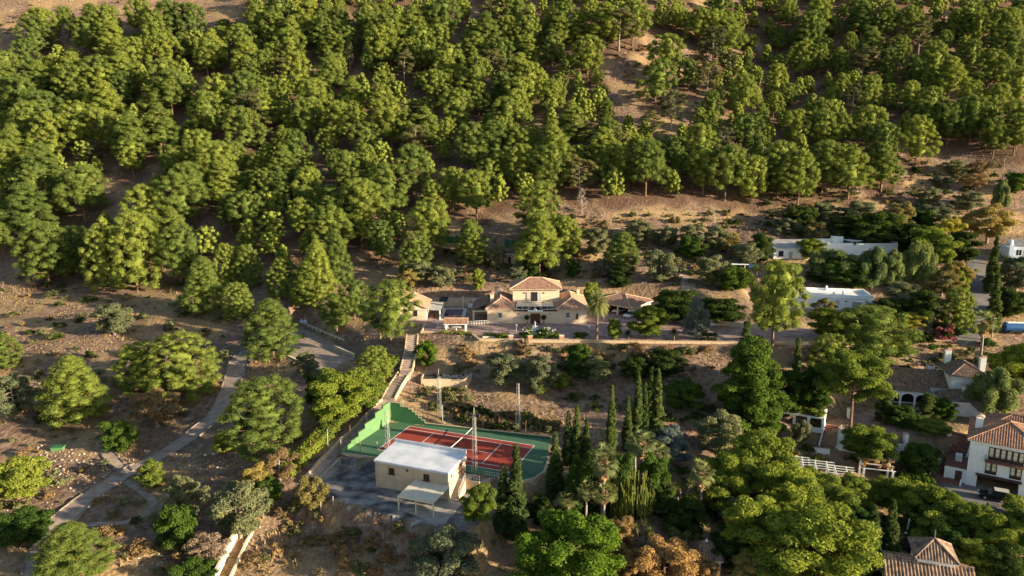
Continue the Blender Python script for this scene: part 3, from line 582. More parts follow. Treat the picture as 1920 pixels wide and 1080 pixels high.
ROAD = smooth(U((1826, 478), (1836, 520), (1842, 560), (1840, 600), (1822, 632), (1790, 640)), 2); ribbon('lane_road', 'asphalt', ROAD, 2.3, .1)
ribbon('lane_road_lower', 'pave', smooth(U((1650, 606), (1690, 600), (1730, 612), (1800, 636)), 2), 2.0, .08)
ribbon('garden_walk', 'path', U((1262, 500), (1282, 520), (1292, 545)), 1.8, .09)
drape('house_forecourt', 'asphalt', gp(-6.4, (1752, 895), (1830, 905), (1925, 925), (1950, 962), (1870, 960), (1780, 930)), .06)
drape('lower_garden_soil', 'pave', gp(-1.6, (1590, 778), (1700, 760), (1770, 778), (1790, 815), (1640, 815), (1590, 800)), .06)
# ------------------------------------------------------------------ tennis court
CO = np.array([-22.33, 116.2]); CA = math.radians(-21.26); cx_, sx_ = math.cos(CA), math.sin(CA)
def ct(x, y, z=0): return (CO[0]+x*cx_-y*sx_, CO[1]+x*sx_+y*cx_, z)
CL, CW = 23.77, 10.97
red = MB(); red.poly(ct(0, 0, .026), ct(CL, 0, .026), ct(CL, CW, .026), ct(0, CW, .026)); struct(red.build('playing_surface', 'red'))
ln = MB()
def ctl(x0, x1, y0, y1): ln.poly(ct(x0, y0, .031), ct(x1, y0, .031), ct(x1, y1, .031), ct(x0, y1, .031))
for y in (0, CW, 1.37, CW-1.37): ctl(0, CL, y-.06, y+.06)
for x in (0, CL): ctl(x-.07, x+.07, .06, CW-.06)
for x in (CL/2-6.4, CL/2+6.4): ctl(x-.06, x+.06, 1.43, CW-1.43)
ctl(CL/2-6.34, CL/2+6.34, CW/2-.06, CW/2+.06)
struct(ln.build('court_lines', 'line'))
nt_ = thing('tennis_net', 'sagging tennis net with white top band across the red court', 'net', ct(CL/2, 0), CA)
for y in (-.9, CW+.9): MB().tube([(0, y, 0), (0, y, 1.1)], .05, 8).build('post', 'steel', nt_)
g = MB(); b_ = MB(); ys = np.linspace(-.85, CW+.85, 41); hh = .93+.14*((ys-CW/2)/(CW/2+.9))**2
for i in range(40): b_.box(-.02, .02, ys[i], ys[i+1], (hh[i]+hh[i+1])/2-.07, (hh[i]+hh[i+1])/2+.02)
for i in range(41): g.tube([(0, ys[i], .05), (0, ys[i], hh[i]-.08)], .012, 3, False)
for z in np.arange(.08, .85, .12): g.tube([(0, -.85, z), (0, CW+.85, z)], .012, 3, False)
b_.build('top_band', 'white', nt_); g.build('mesh', 'net', nt_)
cw = [np.array(p) for p in COURT]; LB, LF, FR1, FR2, RC, RB = cw
def stepped_wall(name, label, a, b, heights, m, th=.25):
    a = np.array(a); b = np.array(b); L = np.linalg.norm(b-a); d = (b-a)/L; rz = math.atan2(d[1], d[0]); t = thing(name, label, 'wall', (*a, 0), rz); x = 0; n = len(heights)
    for k, (f, h) in enumerate(heights):
        x1 = f*L; MB().box(x, x1, -th/2, th/2, -.5, h).build('panel', m, t); MB().box(x+.003, x1-.003, -th/2-.03, th/2+.03, h+.001, h+.05).build('coping', 'clay_edge' if m == 'green_dark' else m, t); x = x1
    return t
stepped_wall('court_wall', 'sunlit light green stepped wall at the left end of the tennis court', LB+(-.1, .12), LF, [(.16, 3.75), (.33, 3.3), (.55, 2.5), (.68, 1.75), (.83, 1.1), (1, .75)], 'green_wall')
stepped_wall('court_wall', 'dark green wall, its shade painted in, behind the tennis court, stepping down towards the right', LB+(.15, .1), RB, [(.062, 3.7), (.115, 3.1), (.14, 2.75), (.16, 2.3), (.18, 1.8), (.2, 1.3), (.22, .9), (1, .4)], 'green_dark')  # same paint as the left wall; its shade is put into the darker green
t = thing('court_wall', 'low tan retaining wall along the near left edge of the court', 'wall')
for a, b in ((LF, FR1),): d = (b-a)/np.linalg.norm(b-a); n = np.array([-d[1], d[0]])*.15; MB().prism([a-n, b-n, b+n, a+n], -2.6, .12).build('panel', 'wall_tan', t)
t = thing('court_wall', 'low tan wall rounding the near right corner of the court', 'wall')
cs = [G(935, 896, 0)[:2], FR2, G(1003, 897, 0)[:2], RC, G(1030, 858, 0)[:2]]
for a, b in zip(cs[:-1], cs[1:]): d = (b-a)/np.linalg.norm(b-a); n = np.array([-d[1], d[0]])*.15; MB().prism([a-n, b-n, b+n, a+n], -2.6, .14).build('panel', 'wall_tan', t)
def lattice(label, u, vb, z, h, head):
    p = G(u, vb, z); t = thing('floodlight_tower', label, 'light tower', p, CA, 'lattice floodlight towers round the court'); m = MB(); s0, s1 = .34, .17; n = int(h/.55)
    for sx in (-1, 1):
        for sy in (-1, 1): m.tube([(sx*s0, sy*s0, 0), (sx*s1, sy*s1, h)], .026, 4)
    for k in range(n):
        a = k/n; b = (k+1)/n; sa = s0+(s1-s0)*a; sb = s0+(s1-s0)*b
        for q in range(4):
            c = [(-1, -1), (1, -1), (1, 1), (-1, 1)]; p0 = c[q]; p1 = c[(q+1) % 4]
            if k % 2: p0, p1 = p1, p0
            m.tube([(p0[0]*sa, p0[1]*sa, h*a), (p1[0]*sb, p1[1]*sb, h*b)], .014, 3, False)
    m.build('mast', 'steel', t)
    if head:
        hd = MB(); hd.tube([(-.8, 0, h-.1), (.8, 0, h-.1)], .04, 4); hd.tube([(0, 0, h-.2), (0, 0, h+1.1)], .04, 4); hd.build('crossarm', 'steel', t)
        for x in (-.7, .7): MB().box(x-.3, x+.3, -.35, .1, h-.25, h+.2).build('floodlight', 'iron', t)
    return t
lattice('lattice floodlight tower at the near left corner of the red court', 727, 846, 0.02, 7.2, False)
lattice('lattice floodlight tower behind the dark green back wall', 824, 782, .4, 8.2, True)
lattice('dark lattice floodlight tower with lamps, beside the small flat-roofed building', 890, 884, 0.02, 9.4, True)
lattice('thin lattice floodlight tower behind the right end of the court', 971, 806, .3, 8.6, False)
# fence posts round the court
for k, (u, v, h) in enumerate([(584, 860, 3.2), (615, 838, 3.2), (640, 850, 2.6), (676, 853, 2.7), (708, 857, 2.7), (688, 800, 2.6), (657, 822, 2.4), (756, 776, 2.7), (784, 783, 2.8), (801, 785, 3.2), (830, 790, 3.2)]):
    p = P(u, v); tag(MB().tube([(0, 0, -.2), (0, 0, h)], .05, 6).build('fence_post', 'steel' if k % 3 else 'rust', None, p), 'thin metal fence post '+('beside the lane at the hedge, lower one', 'beside the lane at the hedge, upper one', 'at the near left corner of the court', 'on the low tan court wall, left one', 'on the low tan court wall, next to the building', 'outside the light green court wall, upper one', 'outside the light green court wall, lower one', 'above the dark green wall, first from the corner', 'above the dark green wall, second from the corner', 'just left of the rear lattice tower', 'just right of the rear lattice tower')[k], 'post', 'fence posts round the court')
for k, (u, v) in enumerate([(905, 806), (935, 806), (955, 812), (985, 812), (1012, 818), (880, 800)]):
    p = P(u, v); tag(MB().tube([(0, 0, -.2), (.1, 0, 2.4)], .05, 6).build('fence_post', 'rust', None, p), 'leaning rusty post in the scrub behind the tennis court, %s from the left' % ('second', 'third', 'fourth', 'fifth', 'sixth', 'first')[k], 'post', 'rusty posts behind the court')
for uu, vv, lb in ((602, 958, 'left'), (625, 948, 'right')):
    p = P(uu, vv); tag(MB().tube([(0, 0, 0), (0, 0, 1.5)], .05, 6).build('marker_post', 'steel', None, p), 'short pale post at the near edge of the stained yard, the %s one of two' % lb, 'post')
# lane edge walls and long stair
def kerbwall(name, label, pts, h, th, m, step=1.2):
    L = resample(pts, step); mb = MB(); T = np.gradient(L[:, :2], axis=0); T /= np.linalg.norm(T, axis=1)[:, None]; N = np.stack([-T[:, 1], T[:, 0]], 1)*th/2; t = []
    for i in range(len(L)):
        z = float(hz(L[i, 0], L[i, 1]))
        for sgn, zz in ((-1, z-.8), (-1, z+h), (1, z+h), (1, z-.8)): mb.v.append((L[i, 0]+sgn*N[i, 0], L[i, 1]+sgn*N[i, 1], zz))
    for i in range(len(L)-1):
        for k in range(3): a = i*4+k; mb.f.append((a, a+1, a+5, a+4))
    mb.f += [(0, 3, 2, 1), tuple(len(mb.v)-4+k for k in range(4))]
    return tag(mb.build(name, m), label, 'wall')
kerbwall('lane_wall', 'low pale wall edging the lane on the hedge side', U((716, 752), (700, 765), (672, 798), (645, 822), (618, 850), (588, 882), (562, 908)), .55, .3, 'clay_edge')
kerbwall('yard_kerb', 'pale concrete kerb between the lane and the stained yard', U((637, 860), (618, 878), (600, 897)), .25, .25, 'concrete')
kerbwall('boundary_wall', 'bright sunlit cream wall at the bottom left', U((448, 1000), (432, 1030), (418, 1060), (400, 1100)), 1.5, .35, 'cream')
kerbwall('boundary_wall', 'low second wall running beside the bright cream wall at the bottom', U((474, 998), (462, 1020), (446, 1055), (430, 1090)), .5, .3, 'cream')
def stair(label, pts, width, n, name='stairway', m='path', wall='clay_edge'):
    pts = np.asarray(pts, float); t = thing(name, label, 'stairs', (0, 0, 0)); L = np.r_[0, np.cumsum(np.linalg.norm(np.diff(pts[:, :2], axis=0), axis=1))]; tot = L[-1]; wl = [MB(), MB()]
    f = lambda s: np.array([np.interp(s, L, pts[:, k]) for k in range(3)])
    for k in range(n):
        a, b = f(tot*k/n), f(tot*(k+1)/n); d = b[:2]-a[:2]; d /= np.linalg.norm(d); nn = np.array([-d[1], d[0]])*width/2; z = b[2]
        MB().prism([a[:2]-nn, b[:2]-nn+d*.15, b[:2]+nn+d*.15, a[:2]+nn], min(a[2], b[2])-.5, z+.02).build('tread', m, t)
        for q, sg in enumerate((-1, 1)):
            w0 = nn/np.linalg.norm(nn)*sg; c0, c1 = a[:2]+nn*sg, b[:2]+nn*sg
            wl[q].prism([c0, c1, c1+w0*.22, c0+w0*.22] if sg > 0 else [c0+w0*.22, c1+w0*.22, c1, c0], min(a[2], b[2])-.6, [a[2]+.3, b[2]+.3, b[2]+.3, a[2]+.3])
    for q in (0, 1): wl[q].build('side_wall', wall, t)
    return t
S1 = [G(728, 748, 2.6), G(742, 722, 3.6), G(757, 700, 4.7)]; S2 = [G(762, 693, 5.0), G(770, 660, 6.6), G(773, 628, 8.3)]
stair('long grey flight of steps climbing from the court lane, lower flight', S1, 2.2, 11); stair('long grey flight of steps up to the pool terrace, upper flight', S2, 2.2, 17)
MB_ = MB().prism([G(748, 703, 4.7)[:2], G(768, 703, 4.7)[:2], G(772, 692, 4.85)[:2], G(752, 692, 4.85)[:2]], 3.5, 4.85); tag(MB_.build('stair_landing', 'path'), 'flat landing between the two flights of grey steps', 'landing')
t = thing('planter_bed', 'raised bed with tan retaining wall and dark stones beside the steps', 'planter', G(790, 722, 2.7), 0); W = 8.6
MB().box(0, W, -.15, .15, -1, 1.25).build('front_wall', 'wall_tan', t); MB().box(-.15, .15, .152, 3.4, -1, 1.25).build('side_wall', 'wall_tan', t); MB().prism([(W-.15, .15), (W+.15, .15), (W+1.35, 3.6), (W+1.05, 3.6)], -1, 1.3).build('side_wall', 'wall_tan', t)
MB().prism([(.16, .16), (W-.16, .16), (W+1, 3.5), (.16, 3.4)], -1, 1.0).build('soil', 'soil', t); rr = random.Random(3)
def rock(r, m='stone'):
    v = ICO_V*r*(.7+.6*np.random.RandomState(int(r*1e4) % 9999).rand(12, 1))*np.array([1, 1, .65]); return v
st = MB()
for k in range(70):
    x, y = rr.uniform(3, W+.7), rr.uniform(.6, 3.2); r = rr.uniform(.12, .34); b = len(st.v); st.v += [tuple(np.array([x, y, 1.05])+q) for q in rock(r+k*1e-4)]; st.f += [tuple(int(b+i) for i in f) for f in ICO_F]
so_ = st.build('stones', 'stone', t); so_['kind'] = 'stuff'
# ------------------------------------------------------------------ small flat-roofed building
hb = np.array(G(705, 913, -2.0)); hr = np.array(G(840.6, 939, -2.0)); d = hr-hb; HW = np.linalg.norm(d[:2]); hz_ = math.atan2(d[1], d[0]); HD = 6.2
t = thing('service_building', 'tan single-storey building with white flat roof beside the tennis court', 'building', hb, hz_)
MB().box(0, HW, 0, HD, -.6, 4.3).build('wall', 'wall_tan', t)
rf = MB().prism([(-.1, -.1), (HW+.1, -.1), (HW+.1, HD-.05), (-.1, HD-.05)], 4.301, [4.55, 4.5, 4.85, 4.95]).build('roof', 'roof_white', t)
MB().box(-.1, HW+.1, HD-.05, HD+.25, 3.6, 5.45).build('parapet', 'roof_white', rf)
MB().box(-.12, HW+.12, -.16, -.101, 4.2, 4.5).build('fascia', 'roof_white', rf)
for x in (2.4, 8.35): window(t, x, x+.95, 0, 2.65, 3.65, 'brown_wood', cols=3, rows=2)
for x in (5.6,): MB().box(x-.12, x+.12, -.12, 0, 3.55, 3.85).build('wall_lamp', 'iron', t)
MB().box(HW, HW+.12, 1.0, 1.25, 3.3, 3.6).build('wall_lamp', 'iron', t)
dr = MB().box(HW-.02, HW+.03, 3.75, 4.75, 2.02, 4.05).build('door', 'brown_wood', t); MB().box(HW+.03, HW+.08, 4.5, 4.6, 2.95, 3.05).build('handle', 'iron', dr)
gr = MB();
for z in (2.1, 2.9, 3.9): gr.box(HW+.03, HW+.9, 4.78, 4.82, z, z+.06)
for x in (HW+.03, HW+.45, HW+.86): gr.box(x, x+.05, 4.775, 4.825, 2.1, 3.96)
gr.build('security_gate', 'iron', t)
for k in range(8): MB().box(HW+.02, HW+1.15, 1.0+k*.32, 1.32+k*.32, -.3, .25+k*.25).build('step', 'concrete', t)
MB().box(HW+.02, HW+1.5, 3.56, 5.2, -.3, 2.0).build('landing', 'concrete', t)
MB().prism([(HW+1.16, .9), (HW+1.36, .9), (HW+1.36, 3.55), (HW+1.16, 3.55)], -.3, [.55, .55, 2.3, 2.3]).build('step_wall', 'wall_tan', t)
MB().box(HW+1.16, HW+3.6, 3.3, 3.55, -.3, 2.05).build('retaining_wall', 'wall_tan', t)
railing(t, (HW+1.26, .9, .6), (HW+1.26, 3.4, 2.3), .9, 'steel', 5); railing(t, (HW+1.26, 3.42, 2.06), (HW+3.6, 3.42, 2.06), .95, 'steel', 6)
MB().tube([(.35, -.06, -.3), (.35, -.06, 4.25)], .05, 6).build('drainpipe', 'steel', t); MB().box(-.02, HW+.02, -.025, -.002, -.5, .25).build('plinth', 'concrete', t)
c = thing('carport', 'cream sheet-roofed lean-to carport on four thin posts in front of the building', 'carport', hb, hz_)
X0, X1 = 6.9, 12.75
MB().prism([(X0, -5.4), (X1, -5.4), (X1, -.12), (X0, -.12)], [2.30, 2.30, 2.44, 2.44], [2.36, 2.36, 2.50, 2.50]).build('roof', 'carport', c)
MB().box(X0, X1, -5.47, -5.401, 2.16, 2.38).build('front_beam', 'carport', c)
for x, y in ((X0+.12, -5.3), ((X0+X1)/2, -5.3), (X1-.12, -5.3), (X1-.1, -.3)): MB().box(x-.08, x+.08, y-.08, y+.08, -.4, 2.3 if y < -1 else 2.43).build('post', 'carport', c)
tag(railing(None, ct(CL-3.2, -3.0, .1), ct(CL-.6, -3.0, .1), .95, 'steel', 7), 'pale metal railing on the court wall by the cypresses', 'railing')
# ------------------------------------------------------------------ villa
v = thing('villa', 'ochre two-storey villa with tiled hip roofs and walled patio', 'house', (-5.7, 168, VZ), 0)
MB().box(0, 5.9, 0, 14, -.3, 3.5).build('left_wing_wall', 'wall_ochre', v); MB().box(16.3, 23.1, 0, 14, -.3, 3.5).build('right_wing_wall', 'wall_ochre', v)
MB().box(5.901, 16.299, 6, 14, -.3, 7.1).build('main_wall', 'wall_ochre', v)
MB().prism([(5.901, 0.002), (9.95, .002), (9.95, .3), (5.901, .3)], -.3, 2.9).build('patio_wall', 'wall_ochre', v); MB().box(12.25, 16.299, .002, .3, -.3, 2.9).build('patio_wall', 'wall_ochre', v)
MB().box(9.951, 12.249, .0025, .3, 2.45, 2.9).build('patio_wall', 'wall_ochre', v)
MB().box(9.4, 12.8, -.25, .38, 2.9, 3.15).build('gate_lintel', 'white', v); MB().lathe((11.1, .05, 3.14), [(.42, 0), (.4, .25), (.25, .42), (.02, .5)], 12).build('finial', 'white', v)
g_ = MB().box(9.96, 12.24, .12, .2, 0, 2.44).build('entrance_gate', 'brown_wood', v); MB().box(11.08, 11.12, .08, .115, .02, 2.4).build('gate_joint', 'dark_wood', g_)
for a, b in ((5.95, 9.35), (12.85, 16.25)):
    railing(v, (a, .15, 2.9), (b, .15, 2.9), .5, 'white', 4, r=.045, rails=(1,)); MB().box(a, b, .1, .2, 2.905, 3.25).build('flower_trough', 'dark_wood', v)
hip_roof(v, 0, 5.9, 0, 14, 3.5, 1.8, 'y'); hip_roof(v, 16.3, 23.1, 0, 14, 3.5, 1.95, 'y'); hip_roof(v, 5.901, 16.8, 6, 14, 7.1, 1.9, 'x', .75)
MB().box(16.301, 17.0, 6.01, 13.9, 3.6, 7.1).build('main_wall_end', 'wall_ochre', v)
po = MB().prism([(6.6, 3.2), (15.6, 3.2), (15.2, 5.98), (7.0, 5.98)], [3.35, 3.35, 3.95, 3.95], [3.42, 3.42, 4.02, 4.02]).build('porch_canopy', 'cream', v)
for x in np.linspace(6.7, 15.5, 7): MB().box(x-.07, x+.07, 3.25, 3.4, 0, 3.35).build('porch_post', 'white', v)
for x in (7.4, 10.6, 13.2): window(v, x, x+1.5, 6, .6 if x != 10.6 else .05, 2.5, 'brown_wood', cols=2, rows=2, sill=False)
bal = thing_ = MB().box(8.2, 13.4, 5.0, 5.998, 3.72, 3.9).build('balcony', 'concrete', v); railing(bal, (8.25, 5.05, 3.9), (13.35, 5.05, 3.9), .9, 'iron', 18, r=.015)
bd = window(v, 10.2, 11.7, 6, 4.0, 6.25, 'dark_wood', cols=2, rows=3, sill=False, name='balcony_door')
for x0, x1 in ((9.2, 10.15), (11.75, 12.7)): MB().box(x0, x1, 5.88, 5.96, 4.0, 6.25).build('shutter', 'shutter', v)
for x in (8.7, 13.3): MB().box(x-.12, x+.12, 5.85, 5.998, 5.9, 6.2).build('wall_lamp', 'iron', v)
for x0, x1 in ((2.5, 3.4), (18.2, 19.1)):
    window(v, x0, x1, 0, 1.35, 2.75, 'white', cols=2, rows=1)
    MB().box(x0-.1, x1+.1, -.03, 0, .28, .5).build('air_brick', 'concrete', v)
window(v, 20.6, 21.0, 0, 1.2, 2.4, 'dark_wood', cols=1, rows=1)
for x in (7.2, 14.6): MB().box(x-.1, x+.1, -.1, 0, 2.2, 2.5).build('wall_lamp', 'iron', v)
for y in (2, 6, 10): window(v, y, y+1, 23.1, 1.2, 2.5, 'white', 'x+', cols=2, rows=1)
chimney(v, 1.0, 4.6, 3.6, 6.0, 'wall_ochre', .42); chimney(v, 1.9, 9.5, 4.0, 6.2, 'wall_ochre', .35); chimney(v, 22.0, 12.0, 4.0, 5.6, 'wall_ochre', .35)
pr_ = MB(); tile_slope(pr_, (-3.7, 13, 2.55), (-3.7, 2.5, 2.55), (3.7, 0, 1.7), [(0, 0), (10.5, 0), (10.5, 4.06), (0, 4.06)]); pr_.build('side_porch_roof', 'tile_grey', v)
MB().box(-3.6, -.01, 2.6, 12.9, 2.25, 2.5).build('porch_beam', 'fascia', v); MB().box(-3.0, -.02, 9.5, 12.8, -.2, 2.24).build('porch_room', 'wall_ochre', v)
for y in (2.75, 7.5): MB().box(-3.55, -3.15, y-.2, y+.2, -.2, 2.24).build('porch_pillar', 'wall_ochre', v)
for k, (x, lb) in enumerate(((9.2, 'left'), (13.0, 'right'))):
    t = thing('ball_topiary', 'dark clipped ball bush in a pot, %s of the villa gate' % lb, 'plant', (x-5.7, 167.2, VZ+.05)); MB().lathe((0, 0, 0), [(.25, 0), (.38, .5), (.34, .52)], 10).build('pot', 'pot', t); MB().tube([(0, 0, .5), (0, 0, 1.1)], .05, 5).build('stem', 'bark', t)
    rng = np.random.RandomState(k); link('foliage', crown_mesh('foliage', rng, [(q[0]*.42, q[1]*.42, 1.6+q[2]*.42, .3) for q in ICO_V], 40, .12, 'leaf_darkleaf', 1), t)
# pool house
v = thing('pool_house', 'small ochre pool house with sunlit tiled roof, behind a pine', 'house', (-27.8, 171, VZ), 0)
MB().box(0, 7.6, 0, 9.5, -.3, 2.9).build('wall', 'wall_ochre', v); [MB().poly((0, y, 2.9), (7.6, y, 2.9), (3.8, y, 4.6)).build('gable', 'wall_ochre', v) for y in (.002, 9.498)]
hip_roof(v, 0, 7.6, 0, 9.5, 2.9, 1.9, 'y', .4, gable=True); window(v, 4.6, 5.5, 0, 1.2, 2.5, 'dark_wood', cols=2, rows=1)
MB().prism([(7.62, 1), (10.9, 1), (10.9, 9.4), (7.62, 9.4)], [2.4, 2.2, 2.2, 2.4], [2.5, 2.3, 2.3, 2.5]).build('porch_roof', 'grey_roof', v)
for y in (1.2, 9.2): MB().box(10.6, 10.85, y-.12, y+.12, -.1, 2.2).build('porch_post', 'white', v)
chair = MB().box(8.9, 9.5, 3, 3.6, 0, .45).box(8.9, 9.5, 3.5, 3.6, .45, 1.0); tag(chair.build('porch_chair', 'brown_wood', None, (-27.8, 171, VZ+.05)), 'brown chair under the pool house porch', 'chair')
# pool and its surroundings
v = thing('swimming_pool', 'dark blue rectangular swimming pool with pale stone coping', 'swimming pool', (-17.3, 171.3, VZ+.05))
MB().box(0, 6.0, 0, .7, 0, .10).build('coping', 'cream', v); MB().box(0, 6.0, 10.9, 11.6, 0, .10).build('coping', 'cream', v); MB().box(0, .8, .701, 10.899, 0, .10).build('coping', 'cream', v); MB().box(5.2, 6.0, .701, 10.899, 0, .10).build('coping', 'cream', v)
MB().box(.8, 5.2, .7, 10.9, -.01, .045).build('water', 'water', v)
t = thing('garden_wall', 'tan wall with grey coping behind the swimming pool', 'wall', (-20, 185.6, VZ)); MB().box(0, 14, 0, .4, -.3, 2.2).build('panel', 'wall_tan', t); MB().box(-.05, 14.05, -.05, .45, 2.201, 2.3).build('coping', 'concrete', t)
tag(MB().prism([(0, 0), (2, 0), (2.3, 1.6), (.3, 1.6)], [.0, 0, .9, .9], [.06, .06, .96, .96]).build('solar_panel', 'solar', None, (-18.4, 183.8, VZ+1.7)), 'dark solar panel tilted on the wall by the pool house', 'solar panel')
t = thing('outdoor_kitchen', 'white blocks of an outdoor kitchen at the back of the pool', 'cabinet', (-11.2, 184.2, VZ)); MB().box(0, 1.3, 0, .8, 0, 1.0).build('counter', 'white', t); MB().box(1.301, 2.7, .05, .9, 0, 1.9).build('cabinet', 'white', t); MB().box(2.701, 4.2, 0, .8, 0, 1.0).build('counter', 'white', t)
tag(MB().tube([(0, 0, 0), (0, 0, 3.4)], .07, 6).build('pole', 'white', None, (-12.3, 182.9, VZ)), 'white pole at the far right corner of the pool', 'pole')
tag(MB().tube([(0, 0, 0), (0, 0, 3.2)], .06, 6).build('pole', 'white', None, (-7.6, 183.5, VZ)), 'white pole beside the white outdoor kitchen blocks', 'pole')
v = thing('gazebo', 'small gazebo with orange tiled roof on white posts beside the pool', 'gazebo', (-14.9, 160.6, VZ), 0)
for x in (.25, 4.6):
    for y in (.2, 3.2): MB().box(x-.18, x+.18, y-.18, y+.18, -.2, 1.95).build('post', 'white', v)
hip_roof(v, 0, 4.85, 0, 3.4, 1.95, .75, 'x', .3, gable=True, tw=.24, fas='white'); MB().poly((4.86, 0, 1.95), (4.86, 3.4, 1.95), (4.86, 1.7, 2.65)).build('gable', 'white', v)
t = thing('oval_table', 'white oval table under the small gazebo', 'table', (-12.5, 162.0, VZ)); lp = MB().lathe((0, 0, .72), [(1.0, 0), (1.0, .06)], 16).build('top', 'white', t); lp.scale = (1.15, .6, 1); MB().lathe((0, 0, 0), [(.3, 0), (.1, .1), (.1, .72)], 8).build('pedestal', 'white', t)
tag(railing(None, (-19, 169.6, VZ), (-15.2, 163.6, VZ), 1.0, 'white', 8, r=.03), 'thin white railing left of the gazebo', 'railing')
tag(railing(None, (-9.9, 166.2, VZ), (-5.8, 167.0, VZ), 1.0, 'white', 8, r=.03), 'thin white railing between the gazebo and the villa', 'railing')
t = thing('terrace_wall', 'tan retaining wall under the pool terrace beside the steps', 'wall'); MB().prism([(-20.3, 166.8), (-20.1, 160.3), (-19.8, 160.3), (-19.9, 166.8)], VZ-2.5, VZ+.5).build('panel', 'wall_tan', t); MB().prism([(-20.3, 160.0), (-9.2, 158.6), (-9.2, 158.9), (-20.3, 160.3)], VZ-2.5, VZ+.35).build('panel', 'wall_tan', t)
kw = [(-9, 158.6), (-7, 153.6), (20, 152.2), (40, 151.6), (58, 150.6), (66, 151.2)]
mbk = MB(); t = thing('terrace_edge_wall', 'long low cream wall along the front edge of the villa terrace', 'wall')
for a, b in zip(kw[:-1], kw[1:]): a = np.array(a); b = np.array(b); d = (b-a)/np.linalg.norm(b-a); n = np.array([-d[1], d[0]])*.2; MB().prism([a-n, b-n, b+n, a+n], VZ-2, VZ+.38).build('panel', 'clay_edge', t); MB().prism([a-n*1.3, b-n*1.3, b+n*1.3, a+n*1.3], VZ+.381, VZ+.45).build('coping', 'clay_edge', t)
# carport of the villa and its cars
cz = VZ+2.55; A_ = G(1182, 577, cz); B_ = G(1227, 562.7, cz); C_ = G(1141.4, 554.3, cz)
d = (B_-A_)[:2]; WL = np.linalg.norm(d); rz = math.atan2(d[1], d[0]); nrm = np.array([-math.sin(rz), math.cos(rz)]); DL = float((C_-A_)[:2]@nrm)
v = thing('car_shelter', 'open garage with broad tiled roof beside the villa drive', 'garage', (A_[0], A_[1], VZ), rz); ov = .6
x0, x1, y0, y1 = ov, WL-ov, ov, DL-ov
MB().box(x1-.25, x1, y0, y1, -.2, 2.4).build('back_wall', 'wall_ochre', v); MB().box(x0, x1-.251, y0, y0+.3, -.2, 2.4).build('side_wall', 'wall_ochre', v); MB().box(x0, x1-.251, y1-.3, y1, -.2, 2.4).build('side_wall', 'wall_ochre', v)
for k in (.33, .66): y = y0+(y1-y0)*k; MB().box(x0, x0+.35, y-.18, y+.18, -.2, 2.4).build('pillar', 'wall_ochre', v)
MB().box(x0, x0+.3, y0+.301, y1-.301, 2.1, 2.4).build('beam', 'wall_ochre', v); hip_roof(v, x0, x1, y0, y1, 2.55, 1.7, 'y', ov, hipf=.9)
def car(name, label, loc, rz, paint, suv=False, group=None, L=4.6):
    t = thing(name, label, 'car', loc, rz, group); h = .95 if suv else .8; W = .92; top = 1.75 if suv else 1.42
    pr = [(-L/2, .35), (-L/2, h-.1), (-L/2+.15, h), (L/2-1.2, h+.02), (L/2-.25, h-.12), (L/2, h-.25), (L/2, .35)]
    b = MB()
    def loft(p, ws):
        n = len(p); base = len(b.v)
        for sgn in (-1, 1):
            for (x, z), w_ in zip(p, ws): b.v.append((x, sgn*w_, z))
        b.f.append(tuple(base+n-1-i for i in range(n))); b.f.append(tuple(base+n+i for i in range(n)))
        for i in range(n): b.f.append((base+i, base+(i+1) % n, base+n+(i+1) % n, base+n+i))
    loft(pr, [W]*7); body = b.build('body', paint, t); cb = [(-L/2+.2, h), (-L/2+.55, top-.08), (-L/2+1.0, top), (.25, top), (1.05, h+.02)]
    b = MB(); loft(cb, [W-.06, W-.17, W-.2, W-.2, W-.08]); b.build('cabin_glass', 'glass', t)
    b = MB(); b.box(-L/2+.7, .3, -W+.2, W-.2, top+.001, top+.05); b.build('roof', paint if not suv else 'shutter', t)
    for x in (-.9, .25): 
        for s_ in (-1, 1): MB().box(x-.05, x+.05, s_*(W-.14)-.05, s_*(W-.14)+.05, h, top-.03).build('pillar', paint, t)
    for x in (-L/2+.85, L/2-.9):
        for s_ in (-1, 1):
            wv = MB().tube([(x, s_*(W-.2), .34), (x, s_*(W+.02), .34)], .34, 14).build('wheel', 'tyre', t); MB().tube([(x, s_*(W+.02), .34), (x, s_*(W+.035), .34)], .2, 10).build('rim', 'steel', wv)
    for s_ in (-1, 1): MB().box(L/2-.12, L/2+.02, s_*.62-.18, s_*.62+.18, h-.32, h-.16).build('headlight', 'lamp_white', t); MB().box(-L/2-.02, -L/2+.08, s_*.7-.12, s_*.7+.12, h-.4, h-.12).build('tail_light', 'lamp_red', t)
    return t
for k, (lb, uv) in enumerate((('white car parked in the nearest bay of the open garage', (1174, 595)), ('white car half hidden in the far bay of the open garage', (1154, 586)))):
    p = G(*uv, VZ+.05); car('parked_car', lb, (p[0]+1.2, p[1]+.6, VZ+.05), rz+math.pi, 'carwhite', False, 'cars in the villa garage', 4.2)
